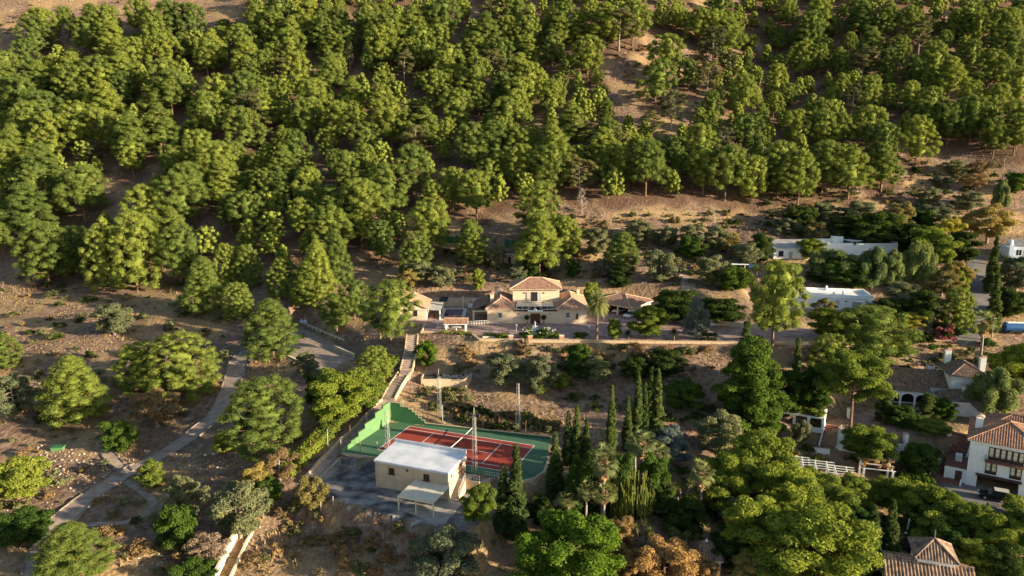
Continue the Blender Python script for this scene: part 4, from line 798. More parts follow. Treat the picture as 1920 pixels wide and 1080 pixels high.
# low walls and gate along the drive
def wall2(label, a, b, h, m='wall_ochre', th=.3, z=VZ, name='garden_wall', cop='cream'):
    a = np.array(a[:2]); b = np.array(b[:2]); d = (b-a)/np.linalg.norm(b-a); n = np.array([-d[1], d[0]])*th/2; t = thing(name, label, 'wall'); MB().prism([a-n, b-n, b+n, a+n], z-1.5, z+h).build('panel', m, t); MB().prism([a-n*1.2, b-n*1.2, b+n*1.2, a+n*1.2], z+h+.001, z+h+.08).build('coping', cop, t); return t
wall2('low ochre garden wall behind the drive, right of the open garage', G(1256, 603, VZ), G(1318, 607, VZ), 1.0)
wall2('low ochre garden wall right of the white gate', G(1348, 610, VZ), G(1420, 617, VZ), 1.0)
t = thing('gate_pillar_block', 'ochre gate block with white panel beside the drive', 'gate', G(1331, 611, VZ), -.15); MB().box(0, 2.2, 0, 1.2, -.2, 2.1).build('block', 'wall_ochre', t); MB().box(.1, 1.2, -.06, -.001, .1, 1.8).build('panel', 'white', t); MB().box(-.1, 2.3, -.1, 1.3, 2.101, 2.2).build('coping', 'cream', t)
wall2('pale ribbed concrete retaining wall behind the drive', G(1312, 553, VZ+1), G(1392, 553, VZ+1), 2.6, 'cream', .4)
# villa terrace furniture
t = thing('fountain', 'pale stone tiered fountain in front of the villa gate', 'fountain', (*G(1003, 622, VZ)[:2], VZ)); MB().lathe((0, 0, 0), [(1.2, 0), (1.25, .5), (1.1, .5), (.2, .45), (.18, 1.1), (.6, 1.25), (.62, 1.35), (.15, 1.3), (.12, 1.9), (.3, 2.0), (.08, 2.1), (.05, 2.5)], 14).build('basin', 'fountain', t)
for lb, u, vv in (('left', 968, 624), ('right', 1105, 627)):
    t = thing('globe_lamp', 'white globe lamp post on the villa terrace, %s of the fountain plants' % lb, 'lamp', (*G(u, vv, VZ)[:2], VZ)); MB().tube([(0, 0, 0), (0, 0, 1.5)], .05, 6).build('post', 'steel', t); MB().lathe((0, 0, 1.5), [(.05, 0), (.2, .1), (.24, .25), (.2, .4), (.05, .5)], 10).build('globe', 'white', t)
for lb, u in (('leftmost of three on the terrace edge', 958), ('in the middle of three on the terrace edge', 1053), ('under the white flowering plants on the terrace edge', 994)):
    t = thing('plant_pot', 'square terracotta pot, '+lb, 'pot', (*G(u, 637, VZ)[:2], VZ)); MB().box(-.5, .5, -.5, .5, 0, .9).build('box', 'pot', t); MB().box(-.55, .55, -.55, .55, .9, 1.0).build('rim', 'cream', t)
t = thing('hedge_trough', 'low dark hedge in a pale trough at the left end of the terrace edge', 'planter', (*G(905, 634, VZ)[:2], VZ)); MB().box(0, 3, 0, .9, 0, .35).build('base', 'cream', t); rng = np.random.RandomState(5); link('hedge', crown_mesh('hedge', rng, [(x, y, .6, .32) for x in np.linspace(.3, 2.7, 9) for y in (.3, .6)], 40, .14, 'leaf_darkleaf', .9), t)
for lb, u in (('left', 1298), ('right', 1013)):
    pass
t = thing('street_lamp', 'thin dark lamp post by the small tree on the drive', 'lamp', (*G(1298, 634, VZ)[:2], VZ)); MB().tube([(0, 0, 0), (0, 0, 2.4)], .04, 6).build('post', 'iron', t); MB().lathe((0, 0, 2.4), [(.08, 0), (.18, .1), (.14, .4), (.02, .5)], 8).build('lantern', 'iron', t)
wall2('low tan wall along the back of the driveway turning area', P(566, 606), P(646, 640), .7, 'wall_tan', .35, 4.0)
wall2('short tan wall at the right end of the driveway turning area', P(628, 655), P(664, 670), .7, 'wall_tan', .35, 3.7)
wall2('low stone edging at the front of the driveway turning area', P(522, 660), P(610, 700), .3, 'stone', .5, 3.5)
for k, (du, lb) in enumerate(((0, 'left'), (7, 'right'))):
    t = thing('rubbish_sack', 'pale blue sack at the top of the driveway, the %s one' % lb, 'sack', P(566+du, 606), k); MB().lathe((0, 0, 0), [(.45, 0), (.62, .25), (.55, .6), (.25, .85), (.1, .95)], 9).build('bag', 'wall_blue', t); MB().lathe((0, 0, .95), [(.08, 0), (.2, .2)], 7).build('neck', 'wall_blue', t)
t = thing('water_hatch', 'green lidded concrete box on the bare ground at left', 'hatch', P(110, 842), .1); MB().box(-1, 1, -.7, .7, -.3, .5).build('box', 'green_wall', t); MB().box(-1.05, 1.05, -.75, .75, .501, .6).build('lid', 'green_dark', t)
# ------------------------------------------------------------------ white buildings on the right
f0 = G(1502, 578, 8.75); f1 = G(1636, 583, 8.75); d = (f1-f0)[:2]; rz = math.atan2(d[1], d[0]); W = np.linalg.norm(d)+4
v = thing('flat_roofed_house', 'long white single-storey house with parapet flat roof', 'house', (f0[0]-4*math.cos(rz), f0[1]-4*math.sin(rz), 8.75), rz)
MB().box(0, W, 0, 9, -.5, 3.0).build('wall', 'wall_white', v); MB().box(.2, W-.2, .2, 8.8, 3.001, 3.1).build('roof', 'white', v)
for q in ((0, W, 0, .25), (0, W, 8.75, 9), (0, .25, .251, 8.749), (W-.25, W, .251, 8.749)): MB().box(*q, 3.001, 3.65).build('parapet', 'wall_white', v)
MB().box(-.1, W+.1, -.12, -.001, 2.9, 3.05).build('cornice', 'white', v)
for x in (8.1, 11.8): window(v, x, x+1.15, 0, 1.2, 2.4, 'white', cols=1, rows=3, pane='shutter')
g_ = MB().box(15.9, 18.0, -.05, 0, 0, 2.2).build('garage_door', 'shutter', v)
for x in (14.4, 19.2): MB().box(x-.13, x+.13, -.15, 0, 2.0, 2.4).build('wall_lantern', 'iron', v)
for x, y in ((11.6, 8.6), (11.5, .4), (14.5, 3.5)): MB().lathe((x, y, 3.1), [(.25, 0), (.25, .9), (.35, .95), (.1, 1.3)], 8).build('chimney_pot', 'white', v)
p = P(1450, 486); p2 = P(1520, 488); p[2] = p2[2] = (p[2]+p2[2])/2
v = thing('cottage', 'small white cottage with pale corrugated roof on the upper slope', 'house', p, math.atan2(p2[1]-p[1], p2[0]-p[0])); W = np.linalg.norm((p2-p)[:2])
MB().box(0, W, 0, 6, -2, 3.4).build('wall', 'wall_white', v); MB().box(-.02, W+.02, -.03, -.002, -1, .35).build('plinth', 'clay_edge', v)
rb = MB(); tile_slope(rb, (-.3, -.4, 3.4), (W+.3, -.4, 3.4), (0, 6.6, 1.5), [(0, 0), (W+.6, 0), (W+.6, 6.8), (0, 6.8)], .45, .06); rb.build('roof', 'grey_roof', v)
for x in (1.4, W-2.6): window(v, x, x+1.3, 0, 1.1, 2.5, 'dark_wood', cols=2, rows=2)
MB().box(4.2, 5.3, -.04, 0, 0.0, 2.3).build('door', 'shutter', v)
p = P(1552, 478); p2 = P(1682, 476); zt = max(p[2], p2[2])+.2; p[2] = zt
v = thing('terraced_house', 'white house of roof terraces and parapets half hidden by trees', 'house', p, math.atan2(p2[1]-p[1], p2[0]-p[0])); W = np.linalg.norm((p2-p)[:2])
MB().box(0, W, 0, 8, -3, 2.2).build('wall', 'wall_white', v)
for q in ((0, W*.35, 0, .3, 3.0), (W*.4, W, 0, .3, 2.9), (0, .3, .301, 7.7, 3.2), (W-.3, W, .301, 7.7, 3.2), (0, W, 7.7, 8, 3.3)): MB().box(*q[:4], 2.201, q[4]).build('parapet', 'wall_white', v)
MB().box(W*.2, W*.33, 5, 7.69, 2.201, 4.3).build('stair_room', 'wall_white', v); MB().box(W*.33+.01, W*.52, 1.5, 5, 3.4, 3.5).build('pergola_roof', 'white', v); window(v, W*.36, W*.48, 1.5, 2.3, 3.3, 'white', cols=3, rows=1, sill=False)
for x in (.45, .62, .78): MB().box(W*x-.3, W*x+.3, 6.5, 7.1, 2.2, 4.0).build('chimney', 'white', v)
MB().lathe((W*.28, 6.2, 4.3), [(.3, 0), (.35, .8), (.1, 1.2)], 8).build('chimney_pot', 'white', v)
p = P(1888, 492); v = thing('hillside_house', 'pale blue-white house with curved wall at the far right edge', 'house', p, -.25)
MB().box(0, 14, 0, 7, -2, 4.3).build('wall', 'wall_blue', v); rb = MB(); tile_slope(rb, (1.2, .9, 4.3), (14, .9, 4.3), (0, 6, 1.3), [(0, 0), (13, 0), (13, 6.3), (0, 6.3)], .35); rb.build('roof', 'grey_roof', v)
MB().box(0, 1.1, -.6, -.001, -2, 5.0).build('pier', 'wall_blue', v); MB().lathe((.5, .2, 5.0), [(.55, 0), (.6, .5), (.4, .6), (.45, 1.0), (.1, 1.4)], 10).build('chimney', 'white', v)
for x in (1.8, 3.9): window(v, x, x+1.5, 0, 2.0, 3.7, 'white', cols=2, rows=1, pane='glass')
MB().prism([(0, -3.2), (14, -3.2), (14, -3), (0, -3)], -2, [2.6, .9, .9, 2.6]).build('terrace_wall', 'wall_blue', v)
# mid-right country house with dark roofs and arches
p = np.array([*G(1672, 752, -.6)[:2], -.8]); v = thing('country_house', 'white country house with dark weathered tile roofs and arched porch', 'house', p, -.24)
MB().box(-1.5, 10.5, 2.4, 10, -1, 3.0).build('wall', 'wall_white', v)
hip_roof(v, -1.5, 10.5, 2.4, 10, 3.0, 2.3, 'x', .4, gable=True, m='tile_grey', fas='wall_white')
ar = MB().box(-1.2, 6.6, 0, .3, 2.1, 2.55); px_ = [-1.2, 1.35, 3.95, 6.3]
for x in px_: ar.box(x, x+.35, .001, .299, -.6, 2.1)
for x0, x1 in zip([q+.35 for q in px_[:-1]], px_[1:]):
    r = (x1-x0)/2; cx0 = (x0+x1)/2
    for k in range(8):
        a0, a1 = math.pi*k/8, math.pi*(k+1)/8; xa, xb = cx0+r*math.cos(a0), cx0+r*math.cos(a1); za = 1.1+r*math.sin(a0)*.78; zb = 1.1+r*math.sin(a1)*.78
        ar.prism([(xb, .002), (xa, .002), (xa, .298), (xb, .298)], [zb, za, za, zb], 2.1)
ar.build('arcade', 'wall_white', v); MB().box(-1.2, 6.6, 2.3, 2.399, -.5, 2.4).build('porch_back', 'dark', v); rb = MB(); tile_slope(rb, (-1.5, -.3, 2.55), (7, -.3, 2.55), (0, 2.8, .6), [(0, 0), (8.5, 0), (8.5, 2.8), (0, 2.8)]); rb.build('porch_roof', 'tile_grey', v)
MB().box(10.501, 17.2, 1.2, 9.5, -1, 5.9).build('tower_wall', 'wall_white', v); hip_roof(v, 10.5, 17.2, 1.2, 9.5, 5.9, 1.9, 'y', .4, m='tile_grey', fas='wall_white')
MB().box(8.2, 16.5, -3, 1.199, -1, 2.2).build('front_wing_wall', 'wall_white', v); hip_roof(v, 8.2, 16.5, -3, 1.19, 2.2, 1.6, 'x', .35, m='tile_grey', fas='wall_white', name='front_roof')
MB().box(13.6, 16.0, -7.6, -3.001, -2.2, 2.0).build('side_wall', 'wall_white', v); hip_roof(v, 13.2, 16.2, -7.6, -3.4, 2.0, 1.0, 'y', .3, m='tile_grey', fas='wall_white', name='side_roof')
chimney(v, -.9, 5.0, 4.2, 7.2, s=.42); chimney(v, 11.6, 8.4, 6.2, 9.0, s=.55); chimney(v, 16.6, 4.2, 6.0, 9.0, s=.5); chimney(v, 12.4, -1.2, 3.2, 4.6, s=.5); chimney(v, 8.8, 8.8, 4.6, 5.6, s=.7)
# right-hand white house
g0 = G(1830, 913, -6.4)[:2]; g1 = G(1908, 930, -6.4)[:2]; d = g1-g0; rz = math.atan2(d[1], d[0]); W0 = np.linalg.norm(d); u_ = d/W0; org = g0-u_*1.6
v = thing('balcony_house', 'white three-storey house with tiled roof, balcony and open garage', 'house', (*org, -6.4), rz); GW = W0; BW = 10.5
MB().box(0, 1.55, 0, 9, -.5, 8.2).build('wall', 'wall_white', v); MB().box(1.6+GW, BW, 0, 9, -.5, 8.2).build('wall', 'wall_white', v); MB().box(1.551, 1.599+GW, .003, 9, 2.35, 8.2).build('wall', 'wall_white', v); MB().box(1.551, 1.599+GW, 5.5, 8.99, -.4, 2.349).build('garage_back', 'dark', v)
MB().box(1.3, 1.9+GW, -.7, .002, 2.3, 2.55).build('garage_canopy', 'dark_wood', v)
gl = MB().box(2.4, 3.6, 2.0, 2.2, 2.2, 2.34).build('garage_lamp', 'white', v)
hip_roof(v, 0, BW, 0, 11, 8.2, 2.3, 'y', .5, m='tile_red', tw=.36, fas='wall_white'); hip_roof(v, 2, 18, 7, 14, 8.25, 2.0, 'x', .4, m='tile_red', tw=.36, fas='wall_white', name='rear_roof'); MB().box(BW+.01, 17.8, 7.2, 13.8, -.5, 8.2).build('rear_wall', 'wall_white', v)
chimney(v, .9, 5.2, 7.2, 10.4, s=.55, capm='terracotta_light')
b_ = MB().box(2.3, 8.0, -1.0, -.002, 5.0, 5.2).build('balcony', 'brick', v); railing(b_, (2.35, -.95, 5.2), (7.95, -.95, 5.2), .95, 'iron', 14, r=.02); railing(b_, (2.35, -.92, 5.2), (2.35, -.05, 5.2), .95, 'iron', 4, r=.02)
for k in range(6):
    x = 2.7+k*.82; q = window(v, x, x+.8, 0, 5.25, 7.45, 'dark_wood', cols=1, rows=3, pane='curtain', sill=False, t=.13, name='balcony_door'); MB().box(x+.08, x+.72, -.08, -.022, 5.28, 5.8).build('lower_panel', 'dark_wood', q)
for x in (2.5, 5.9):
    for k in range(2): q = window(v, x+k*.82, x+k*.82+.8, 0, 2.75, 4.75, 'dark_wood', cols=1, rows=3, pane='curtain', sill=False, t=.13); MB().box(x+k*.82+.08, x+k*.82+.72, -.08, -.022, 2.8, 3.3).build('lower_panel', 'dark_wood', q)
MB().box(-3.2, -.01, .3, 6, -.5, 2.5).build('annex_wall', 'wall_white', v); MB().box(-3.2, -.01, .3, 6, 2.501, 2.56).build('annex_roof', 'brick', v); MB().box(-1.6, -.6, .25, .299, 0, 2.1).build('annex_door', 'brown_wood', v)
t = thing('air_conditioner', 'white air conditioning unit on the annex roof of the balcony house', 'appliance', (0, 0, 0)); t.location = (org[0]+(-1.4)*math.cos(rz)-3.6*math.sin(rz), org[1]+(-1.4)*math.sin(rz)+3.6*math.cos(rz), -6.4+2.57); t.rotation_euler = (0, 0, rz); MB().box(-.5, .5, -.3, .3, 0, 1.3).build('case', 'white', t); MB().tube([(.501, 0, .75), (.53, 0, .75)], .28, 12).build('fan', 'iron', t)
# brick steps beside it
sA = [P(1770, 906), P(1780, 866), P(1788, 842), P(1797, 813)]; sA = [q+np.array([0, 0, .15]) for q in sA]; stair('broad brick steps beside the white balcony house', sA, 4.4, 16, 'brick_steps', 'brick', 'wall_white')
car('parked_car', 'dark estate car with roof box parked in front of the open garage', (*G(1866, 936, -6.3)[:2], -6.33), rz+.1+math.pi, 'carblack', True, None, 4.8)
# second pool, parasol, tank
t = thing('garden_pool', 'bright blue pool corner at the right edge', 'swimming pool', (*G(1903, 790, -2)[:2], float(P(1903, 790)[2])+.15), rz); MB().box(0, 8, 0, 5, -.6, .0).build('coping', 'brick', t); MB().box(.6, 8, .6, 4.4, .001, .03).build('water', 'water_blue', t)
t = thing('folded_parasol', 'closed white parasol on the lawn by the right pool', 'parasol', P(1873, 780)); MB().tube([(0, 0, 0), (0, 0, 2.7)], .04, 6).build('pole', 'steel', t); MB().tube([(0, 0, .9), (0, 0, 1.3), (0, 0, 2.8)], [.25, .22, .05], 8).build('canopy', 'white', t)
t = thing('tank_trailer', 'blue cylindrical tank trailer beside the road at right', 'trailer', P(1880, 624), -.1); MB().tube([(0, 0, 1.5), (.2, 0, 1.5), (7, 0, 1.5), (7.2, 0, 1.5)], [.8, 1.05, 1.05, .8], 14).build('tank', 'blue', t); MB().box(.6, 6.5, -.5, .5, 2.48, 2.62).build('walkway', 'white', t); MB().box(.2, 7, -.6, .6, .4, .6).build('chassis', 'iron', t)
for x in (1.5, 5.2):
    for y in (-.7, .7): MB().tube([(x, y-.12, .45), (x, y+.12, .45)], .45, 12).build('wheel', 'tyre', t)
# ivy pergola, white pillars and garden walls
a = G(1437, 789, -2.0); b = G(1541, 812, -2.6); d = (b-a)[:2]; rz2 = math.atan2(d[1], d[0]); L = np.linalg.norm(d)
v = thing('ivy_pergola', 'white pillared pergola roofed with ivy', 'pergola', (a[0], a[1], -2.6), rz2)
for k in range(5): x = L*k/4; MB().box(x-.22, x+.22, -.22, .22, -.5, 2.7).build('pillar', 'wall_white', v); MB().box(x-.22, x+.22, 5.6, 6.04, -.5, 2.7).build('pillar', 'wall_white', v)
for k in range(4): x = L*k/4; MB().box(x+.221, x+L/4-.221, -.12, .12, -.5, .9).build('parapet', 'wall_white', v)
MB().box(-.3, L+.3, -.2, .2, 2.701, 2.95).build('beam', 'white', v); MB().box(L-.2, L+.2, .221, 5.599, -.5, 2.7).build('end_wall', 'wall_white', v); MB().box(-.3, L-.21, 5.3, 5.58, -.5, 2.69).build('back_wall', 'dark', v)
rng = np.random.RandomState(9); link('ivy', crown_mesh('ivy', rng, [(rng.uniform(-.5, L), rng.uniform(.2, 6), 3.0+rng.rand()*.35, .55) for _ in range(120)], 60, .22, 'leaf_broad', .6), v)
wall2('rough stone retaining wall below the ivy pergola', P(1428, 803), P(1480, 818), 1.2, 'stone', .5, float(P(1450, 812)[2]))
def zt(u, v): return float(P(u, v)[2])
for lb, (u0, v0), (u1, v1), h in (('white garden wall topped by creeper, right of the pergola steps', (1573, 842), (1618, 852), 3.2), ('white garden wall behind the broad creeper bush', (1640, 858), (1692, 866), 2.6), ('white wall beside the foot of the brick steps', (1758, 880), (1768, 845), 2.2)):
    wall2(lb, P(u0, v0), P(u1, v1), h, 'wall_white', .35, zt(u0, v0))
for lb, u, v0, h in (('white gate pillar at the top of the dark garden steps', 1592, 784, 2.0), ('white pillar left of the dark garden steps', 1574, 838, 3.6), ('small white pillar on the terrace wall by the brick steps', 1697, 830, 1.6), ('white pillar at the top of the brick steps', 1778, 815, 1.4)):
    q = P(u, v0); t = thing('white_pillar', lb, 'pillar', q); MB().box(-.35, .35, -.35, .35, -.5, h).build('shaft', 'wall_white', t); MB().box(-.42, .42, -.42, .42, h+.001, h+.1).build('cap', 'terracotta_light', t)
stair('dark brick garden steps beside the ivy pergola', [np.array([*P(1552, 838)[:2], zt(1552, 838)]), np.array([*P(1562, 800)[:2], zt(1562, 800)+.3])], 2.6, 10, 'garden_steps', 'brick', 'wall_white')
wall2('white stepped parapet at the foot of the dark garden steps', P(1525, 846), P(1555, 852), .9, 'wall_white', .3, zt(1540, 850))
# white timber pergola frames
for k, (u, v0) in enumerate(((1492, 893), (1538, 902), (1575, 912))):
    q = P(u, v0); t = thing('pergola_frame', ('leftmost', 'middle', 'rightmost')[k]+' of three white pergola frames in a row above the green trees', 'pergola', q, -.3)
    for x in (-.9, .9):
        for y in (-1.2, 1.2): MB().box(x-.1, x+.1, y-.1, y+.1, -.5, 2.7).build('post', 'white', t)
    for x in (-.9, .9): MB().box(x-.06, x+.06, -2, 2, 2.701, 2.86).build('beam', 'white', t)
    for y in (-1.5, -.5, .5, 1.5): MB().box(-2.1, 2.1, y-.05, y+.05, 2.861, 2.97).build('rafter', 'white', t)
q = P(1640, 905); t = thing('garden_arbour', 'white arbour with pitched end frames and dry climbers by the drive', 'arbour', q, -.3)
for x in (-2.2, 2.2):
    for y in (-2, 2): MB().box(x-.16, x+.16, y-.16, y+.16, -1, 3.0).build('post', 'white', t)
    MB().box(x-.1, x+.1, -2.6, 2.6, 3.001, 3.2).build('beam', 'white', t)
for y in (-2, 0, 2): MB().box(-2.6, 2.6, y-.07, y+.07, 3.201, 3.34).build('rafter', 'white', t)
rng = np.random.RandomState(12); link('dry_climber', crown_mesh('dry_climber', rng, [(rng.uniform(-2.4, 2.4), rng.uniform(-2, 2.4), 3.3+rng.rand()*.5, .4) for _ in range(14)], 40, .16, 'leaf_orange', .8), t)['kind'] = 'stuff'
# house at the bottom right
q = np.array([*G(1668, 1090, -4.2)[:2], -8.0]); v = thing('tiled_house', 'low house with tile roof mottled with painted-in shadow and pyramid lantern at the bottom right', 'house', q, -.33)
MB().box(0, 9.6, 0, 8, -1, 3.3).build('wall', 'wall_white', v); hip_roof(v, 0, 9.6, 0, 8, 3.3, 2.0, 'x', .5, gable=True, m='tile_shade_mottle', tw=.42, fas='wall_white')
MB().box(3.6, 7.8, 3.6, 7.8, 3.2, 5.9).build('lantern_wall', 'wall_white', v); hip_roof(v, 3.6, 7.8, 3.6, 7.8, 5.9, 1.8, 'y', .45, m='tile_shade_mottle', tw=.36, name='lantern_roof', fas='wall_white')
MB().tube([(5.7, 5.7, 7.6), (5.7, 5.7, 8.9)], .04, 5).build('weather_vane', 'steel', v)
q = P(1322, 1062); v = thing('garden_hut', 'small white hut with dark tile roof among the brown trees', 'hut', q, -.2)
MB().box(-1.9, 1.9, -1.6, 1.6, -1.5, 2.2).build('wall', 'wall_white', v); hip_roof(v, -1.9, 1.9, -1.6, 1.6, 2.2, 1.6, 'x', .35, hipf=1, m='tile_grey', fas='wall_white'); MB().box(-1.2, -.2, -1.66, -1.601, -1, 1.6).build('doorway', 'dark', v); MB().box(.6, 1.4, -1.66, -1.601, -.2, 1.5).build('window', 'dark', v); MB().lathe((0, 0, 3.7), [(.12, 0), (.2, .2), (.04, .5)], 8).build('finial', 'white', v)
q = P(1697, 1012); t = thing('garden_lamp', 'slim white lamp post with round base lamp above the tiled house', 'lamp', q); MB().tube([(0, 0, 0), (0, 0, 1.6)], .05, 6).build('post', 'iron', t); MB().lathe((0, 0, 1.0), [(.1, 0), (.25, .12), (.1, .3)], 10).build('lamp', 'white', t); MB().tube([(.15, 0, 1.6), (.3, 0, 3.4)], .09, 8).build('shade', 'white', t)
for lb, u, v0, h in (('wooden utility pole on the right-hand slope by the dark round tree', 1877, 352, 10), ('thin utility pole beside the palm and the road', 1752, 606, 7.5), ('thin utility pole beside the hedge column at right', 1858, 640, 6.0)):
    q = P(u, v0); t = thing('utility_pole', lb, 'pole', q); MB().tube([(0, 0, -.3), (0, 0, h)], [.14, .09], 6).build('shaft', 'bark_grey', t); MB().box(-.6, .6, -.05, .05, h-.7, h-.55).build('crossarm', 'bark_grey', t)
for k, (pts, lb) in enumerate(((((820, 452), (900, 460)), 'green mesh fence across the slope, left of the pale shed'), (((945, 462), (1010, 468)), 'green mesh fence across the slope, right of the pale shed'))):
    a, b = P(*pts[0]), P(*pts[1]); t = thing('mesh_fence', lb, 'fence', (0, 0, 0)); n = 6
    for j in range(n): q = a+(b-a)*j/(n-1); z = float(hz(q[0], q[1])); MB().tube([(q[0], q[1], z-.3), (q[0], q[1], z+2.0)], .05, 5).build('post', 'steel', t)
    for j in range(n-1):
        q = a+(b-a)*j/(n-1); r = a+(b-a)*(j+1)/(n-1); MB().poly((q[0], q[1], float(hz(*q[:2]))), (r[0], r[1], float(hz(*r[:2]))), (r[0], r[1], float(hz(*r[:2]))+1.9), (q[0], q[1], float(hz(*q[:2]))+1.9)).build('mesh_panel', 'green_dark', t)
q = P(958, 492); t = thing('pump_shed', 'pale concrete shed on the slope behind the villa', 'shed', q, -.3); MB().box(-1.6, 1.6, -1.4, 1.4, -1, 2.2).build('wall', 'wall_tan', t); MB().box(-1.8, 1.8, -1.6, 1.6, 2.201, 2.4).build('roof', 'concrete', t); MB().box(-.4, .5, -1.45, -1.401, 0, 1.8).build('door', 'dark_wood', t)
q = P(1395, 512); t = thing('awning', 'white and blue awning above the garden on the right', 'awning', q, -.1); MB().box(-3.5, 1, -.9, .9, 2.4, 2.5).build('roof', 'white', t); MB().box(1.01, 3.5, -.9, .9, 1.6, 2.45).build('side_panel', 'blue', t)
for x in (-3.3, 0, 3.3): MB().box(x-.06, x+.06, -.8, -.68, -.5, 2.39 if x < 1 else 1.59).build('post', 'white', t)
q = P(1800, 484); t = thing('gate_posts', 'two ochre gate pillars at the head of the lane', 'gate', q)
for x in (-1.2, 1.2): MB().box(x-.4, x+.4, -.4, .4, -.5, 2.4).build('pillar', 'wall_ochre', t)
# ------------------------------------------------------------------ forest pines: (x, top y, width) in quarter-pixel crops
FOR = {
 (0, 0): '330,85,200 290,130,250 520,50,130 690,40,150 810,55,190 660,130,200 860,190,200 1020,290,200 1190,110,220 1290,10,200 1440,60,180 1060,10,160 1250,260,230 1130,260,150 1380,270,160 1600,230,200 1560,310,190 1700,140,80 1800,150,80 1660,190,120 1800,200,190 1870,290,200 60,380,180 70,480,230 210,330,200 290,460,200 390,440,180 560,410,230 600,500,240 760,430,200 800,640,220 760,530,200 950,540,190 1150,610,170 1300,550,260 1250,470,200 1400,560,150 920,390,200 70,600,250 170,600,220 330,690,260 230,790,230 60,830,160 280,850,200 400,860,270 610,790,260 800,820,190 1010,870,240 1210,790,300 870,880,220 1660,580,200 1590,680,250 1820,540,220 1890,690,200 1850,820,240 1520,990,200 1790,980,150 1640,1040,150 110,960,230 290,1000,180 1900,480,150',
 (480, 0): '60,60,200 180,20,200 420,0,250 520,20,180 640,0,120 150,130,200 270,120,180 250,240,220 500,120,180 620,170,150 710,200,170 560,260,160 650,280,150 660,100,130 850,20,180 960,30,150 900,120,200 1010,120,220 1180,60,200 1270,50,160 1400,0,260 1550,0,120 1740,20,180 1730,110,200 1870,130,150 1640,250,200 1830,290,180 130,340,170 200,440,130 340,430,200 30,300,130 40,400,180 560,420,180 620,430,140 860,410,110 960,220,180 1020,260,180 1160,300,140 1250,220,180 1380,190,160 1100,380,180 1280,330,180 1450,360,200 1640,440,230 1800,390,190 1870,570,180 70,580,170 220,560,140 440,590,260 390,760,200 520,640,150 730,600,200 650,780,240 760,770,140 80,700,180 200,750,150 950,550,130 960,640,200 1020,740,220 1160,750,150 1280,730,150 1340,520,160 1460,510,150 1430,650,140 1500,700,230 1660,640,170 1270,820,200 1100,830,180 1420,870,140 200,930,140 310,1000,220 540,960,150 840,940,170 1200,940,180 1620,930,230 1800,930,240 1880,760,200 1830,880,150 40,870,150',
 (960, 0): '50,0,200 280,60,140 400,10,200 590,0,140 130,140,180 60,190,170 130,280,180 60,400,200 130,480,190 310,260,140 560,265,190 640,520,80 60,590,200 50,700,220 300,620,200 450,770,240 690,730,100 700,880,200 690,260,60 1150,255,250 1080,450,250 1320,440,150 1520,100,280 1500,240,230 1600,130,200 1700,115,90 1780,250,90 1220,30,170 1400,60,200 1550,0,250 1500,690,140 1720,580,190 1510,820,130 1390,820,120 1770,870,220 1870,800,150 60,960,200 150,930,110 300,930,240 690,980,220 830,1010,150 960,1030,150 1210,1020,160 1420,960,260 1580,960,180 1830,1010,180 350,100,160 500,120,150 800,60,250 900,20,200 700,30,200 400,420,140 360,560,120 1750,460,80',
 (1440, 0): '150,0,150 300,90,200 280,180,160 360,0,200 650,0,150 700,30,180 900,0,130 880,70,160 760,200,160 600,250,110 490,150,100 1060,80,180 1130,140,180 1250,100,120 1370,110,130 1540,100,180 1480,0,180 1760,70,220 1850,0,150 1800,230,200 1660,280,130 1870,310,120 960,270,160 880,370,180 700,350,180 430,280,120 380,350,160 250,320,160 520,370,100 570,410,130 1080,410,170 1230,310,260 1310,240,120 1500,310,160 1640,400,180 1350,430,200 890,510,120 540,540,140 60,500,150 150,610,120 740,570,190 890,630,130 1050,600,170 1160,510,150 1190,650,200 1540,560,120 1500,620,200 1730,430,170 1840,520,180 1680,650,180 40,680,120 470,670,130 620,650,150 390,750,160 200,820,180 390,830,200 530,840,170 750,820,220 850,940,200 1200,780,200 1330,770,180 1500,730,250 1680,870,200 1850,760,200 1850,880,200 1100,900,220 70,210,110',
 (0, 270): '60,80,170 60,0,220 340,10,260 30,210,190 270,190,260 640,185,330 440,180,170 230,290,400 360,590,330 50,420,150 590,690,220 780,620,220 1030,520,330 1110,330,240 1380,250,330 1210,240,180 1300,490,250 1350,620,250 1400,140,300 1690,170,230 1650,0,300 1310,0,170 1780,0,180 1870,200,150 1740,380,200 1870,350,200 1010,0,180 1530,850,280 1790,750,180 30,590,120',
 (480, 270): '30,60,140 210,10,220 590,30,150 680,70,230 840,0,150 1000,140,280 1190,170,160 1210,0,230 1480,190,200 1660,200,260 90,170,180 210,200,170 400,170,200 380,320,170 360,400,200 570,320,250 570,460,240 800,250,280 780,480,200 950,580,180 1340,260,190 1330,400,280 1190,660,230 1620,590,200 600,660,210 460,730,240 380,870,220 130,770,120 210,860,220 1880,60,200 1750,130,150',
 (960, 270): '80,0,220 300,0,230 500,80,230 680,70,170 800,0,200 860,110,160 1010,0,240 1230,50,190 1440,70,200 1600,0,280 1790,100,230 180,290,290 210,520,280 390,540,200 810,660,250',
 (1440, 270): '60,0,250 230,50,220 600,0,330 850,30,220 400,0,250'}
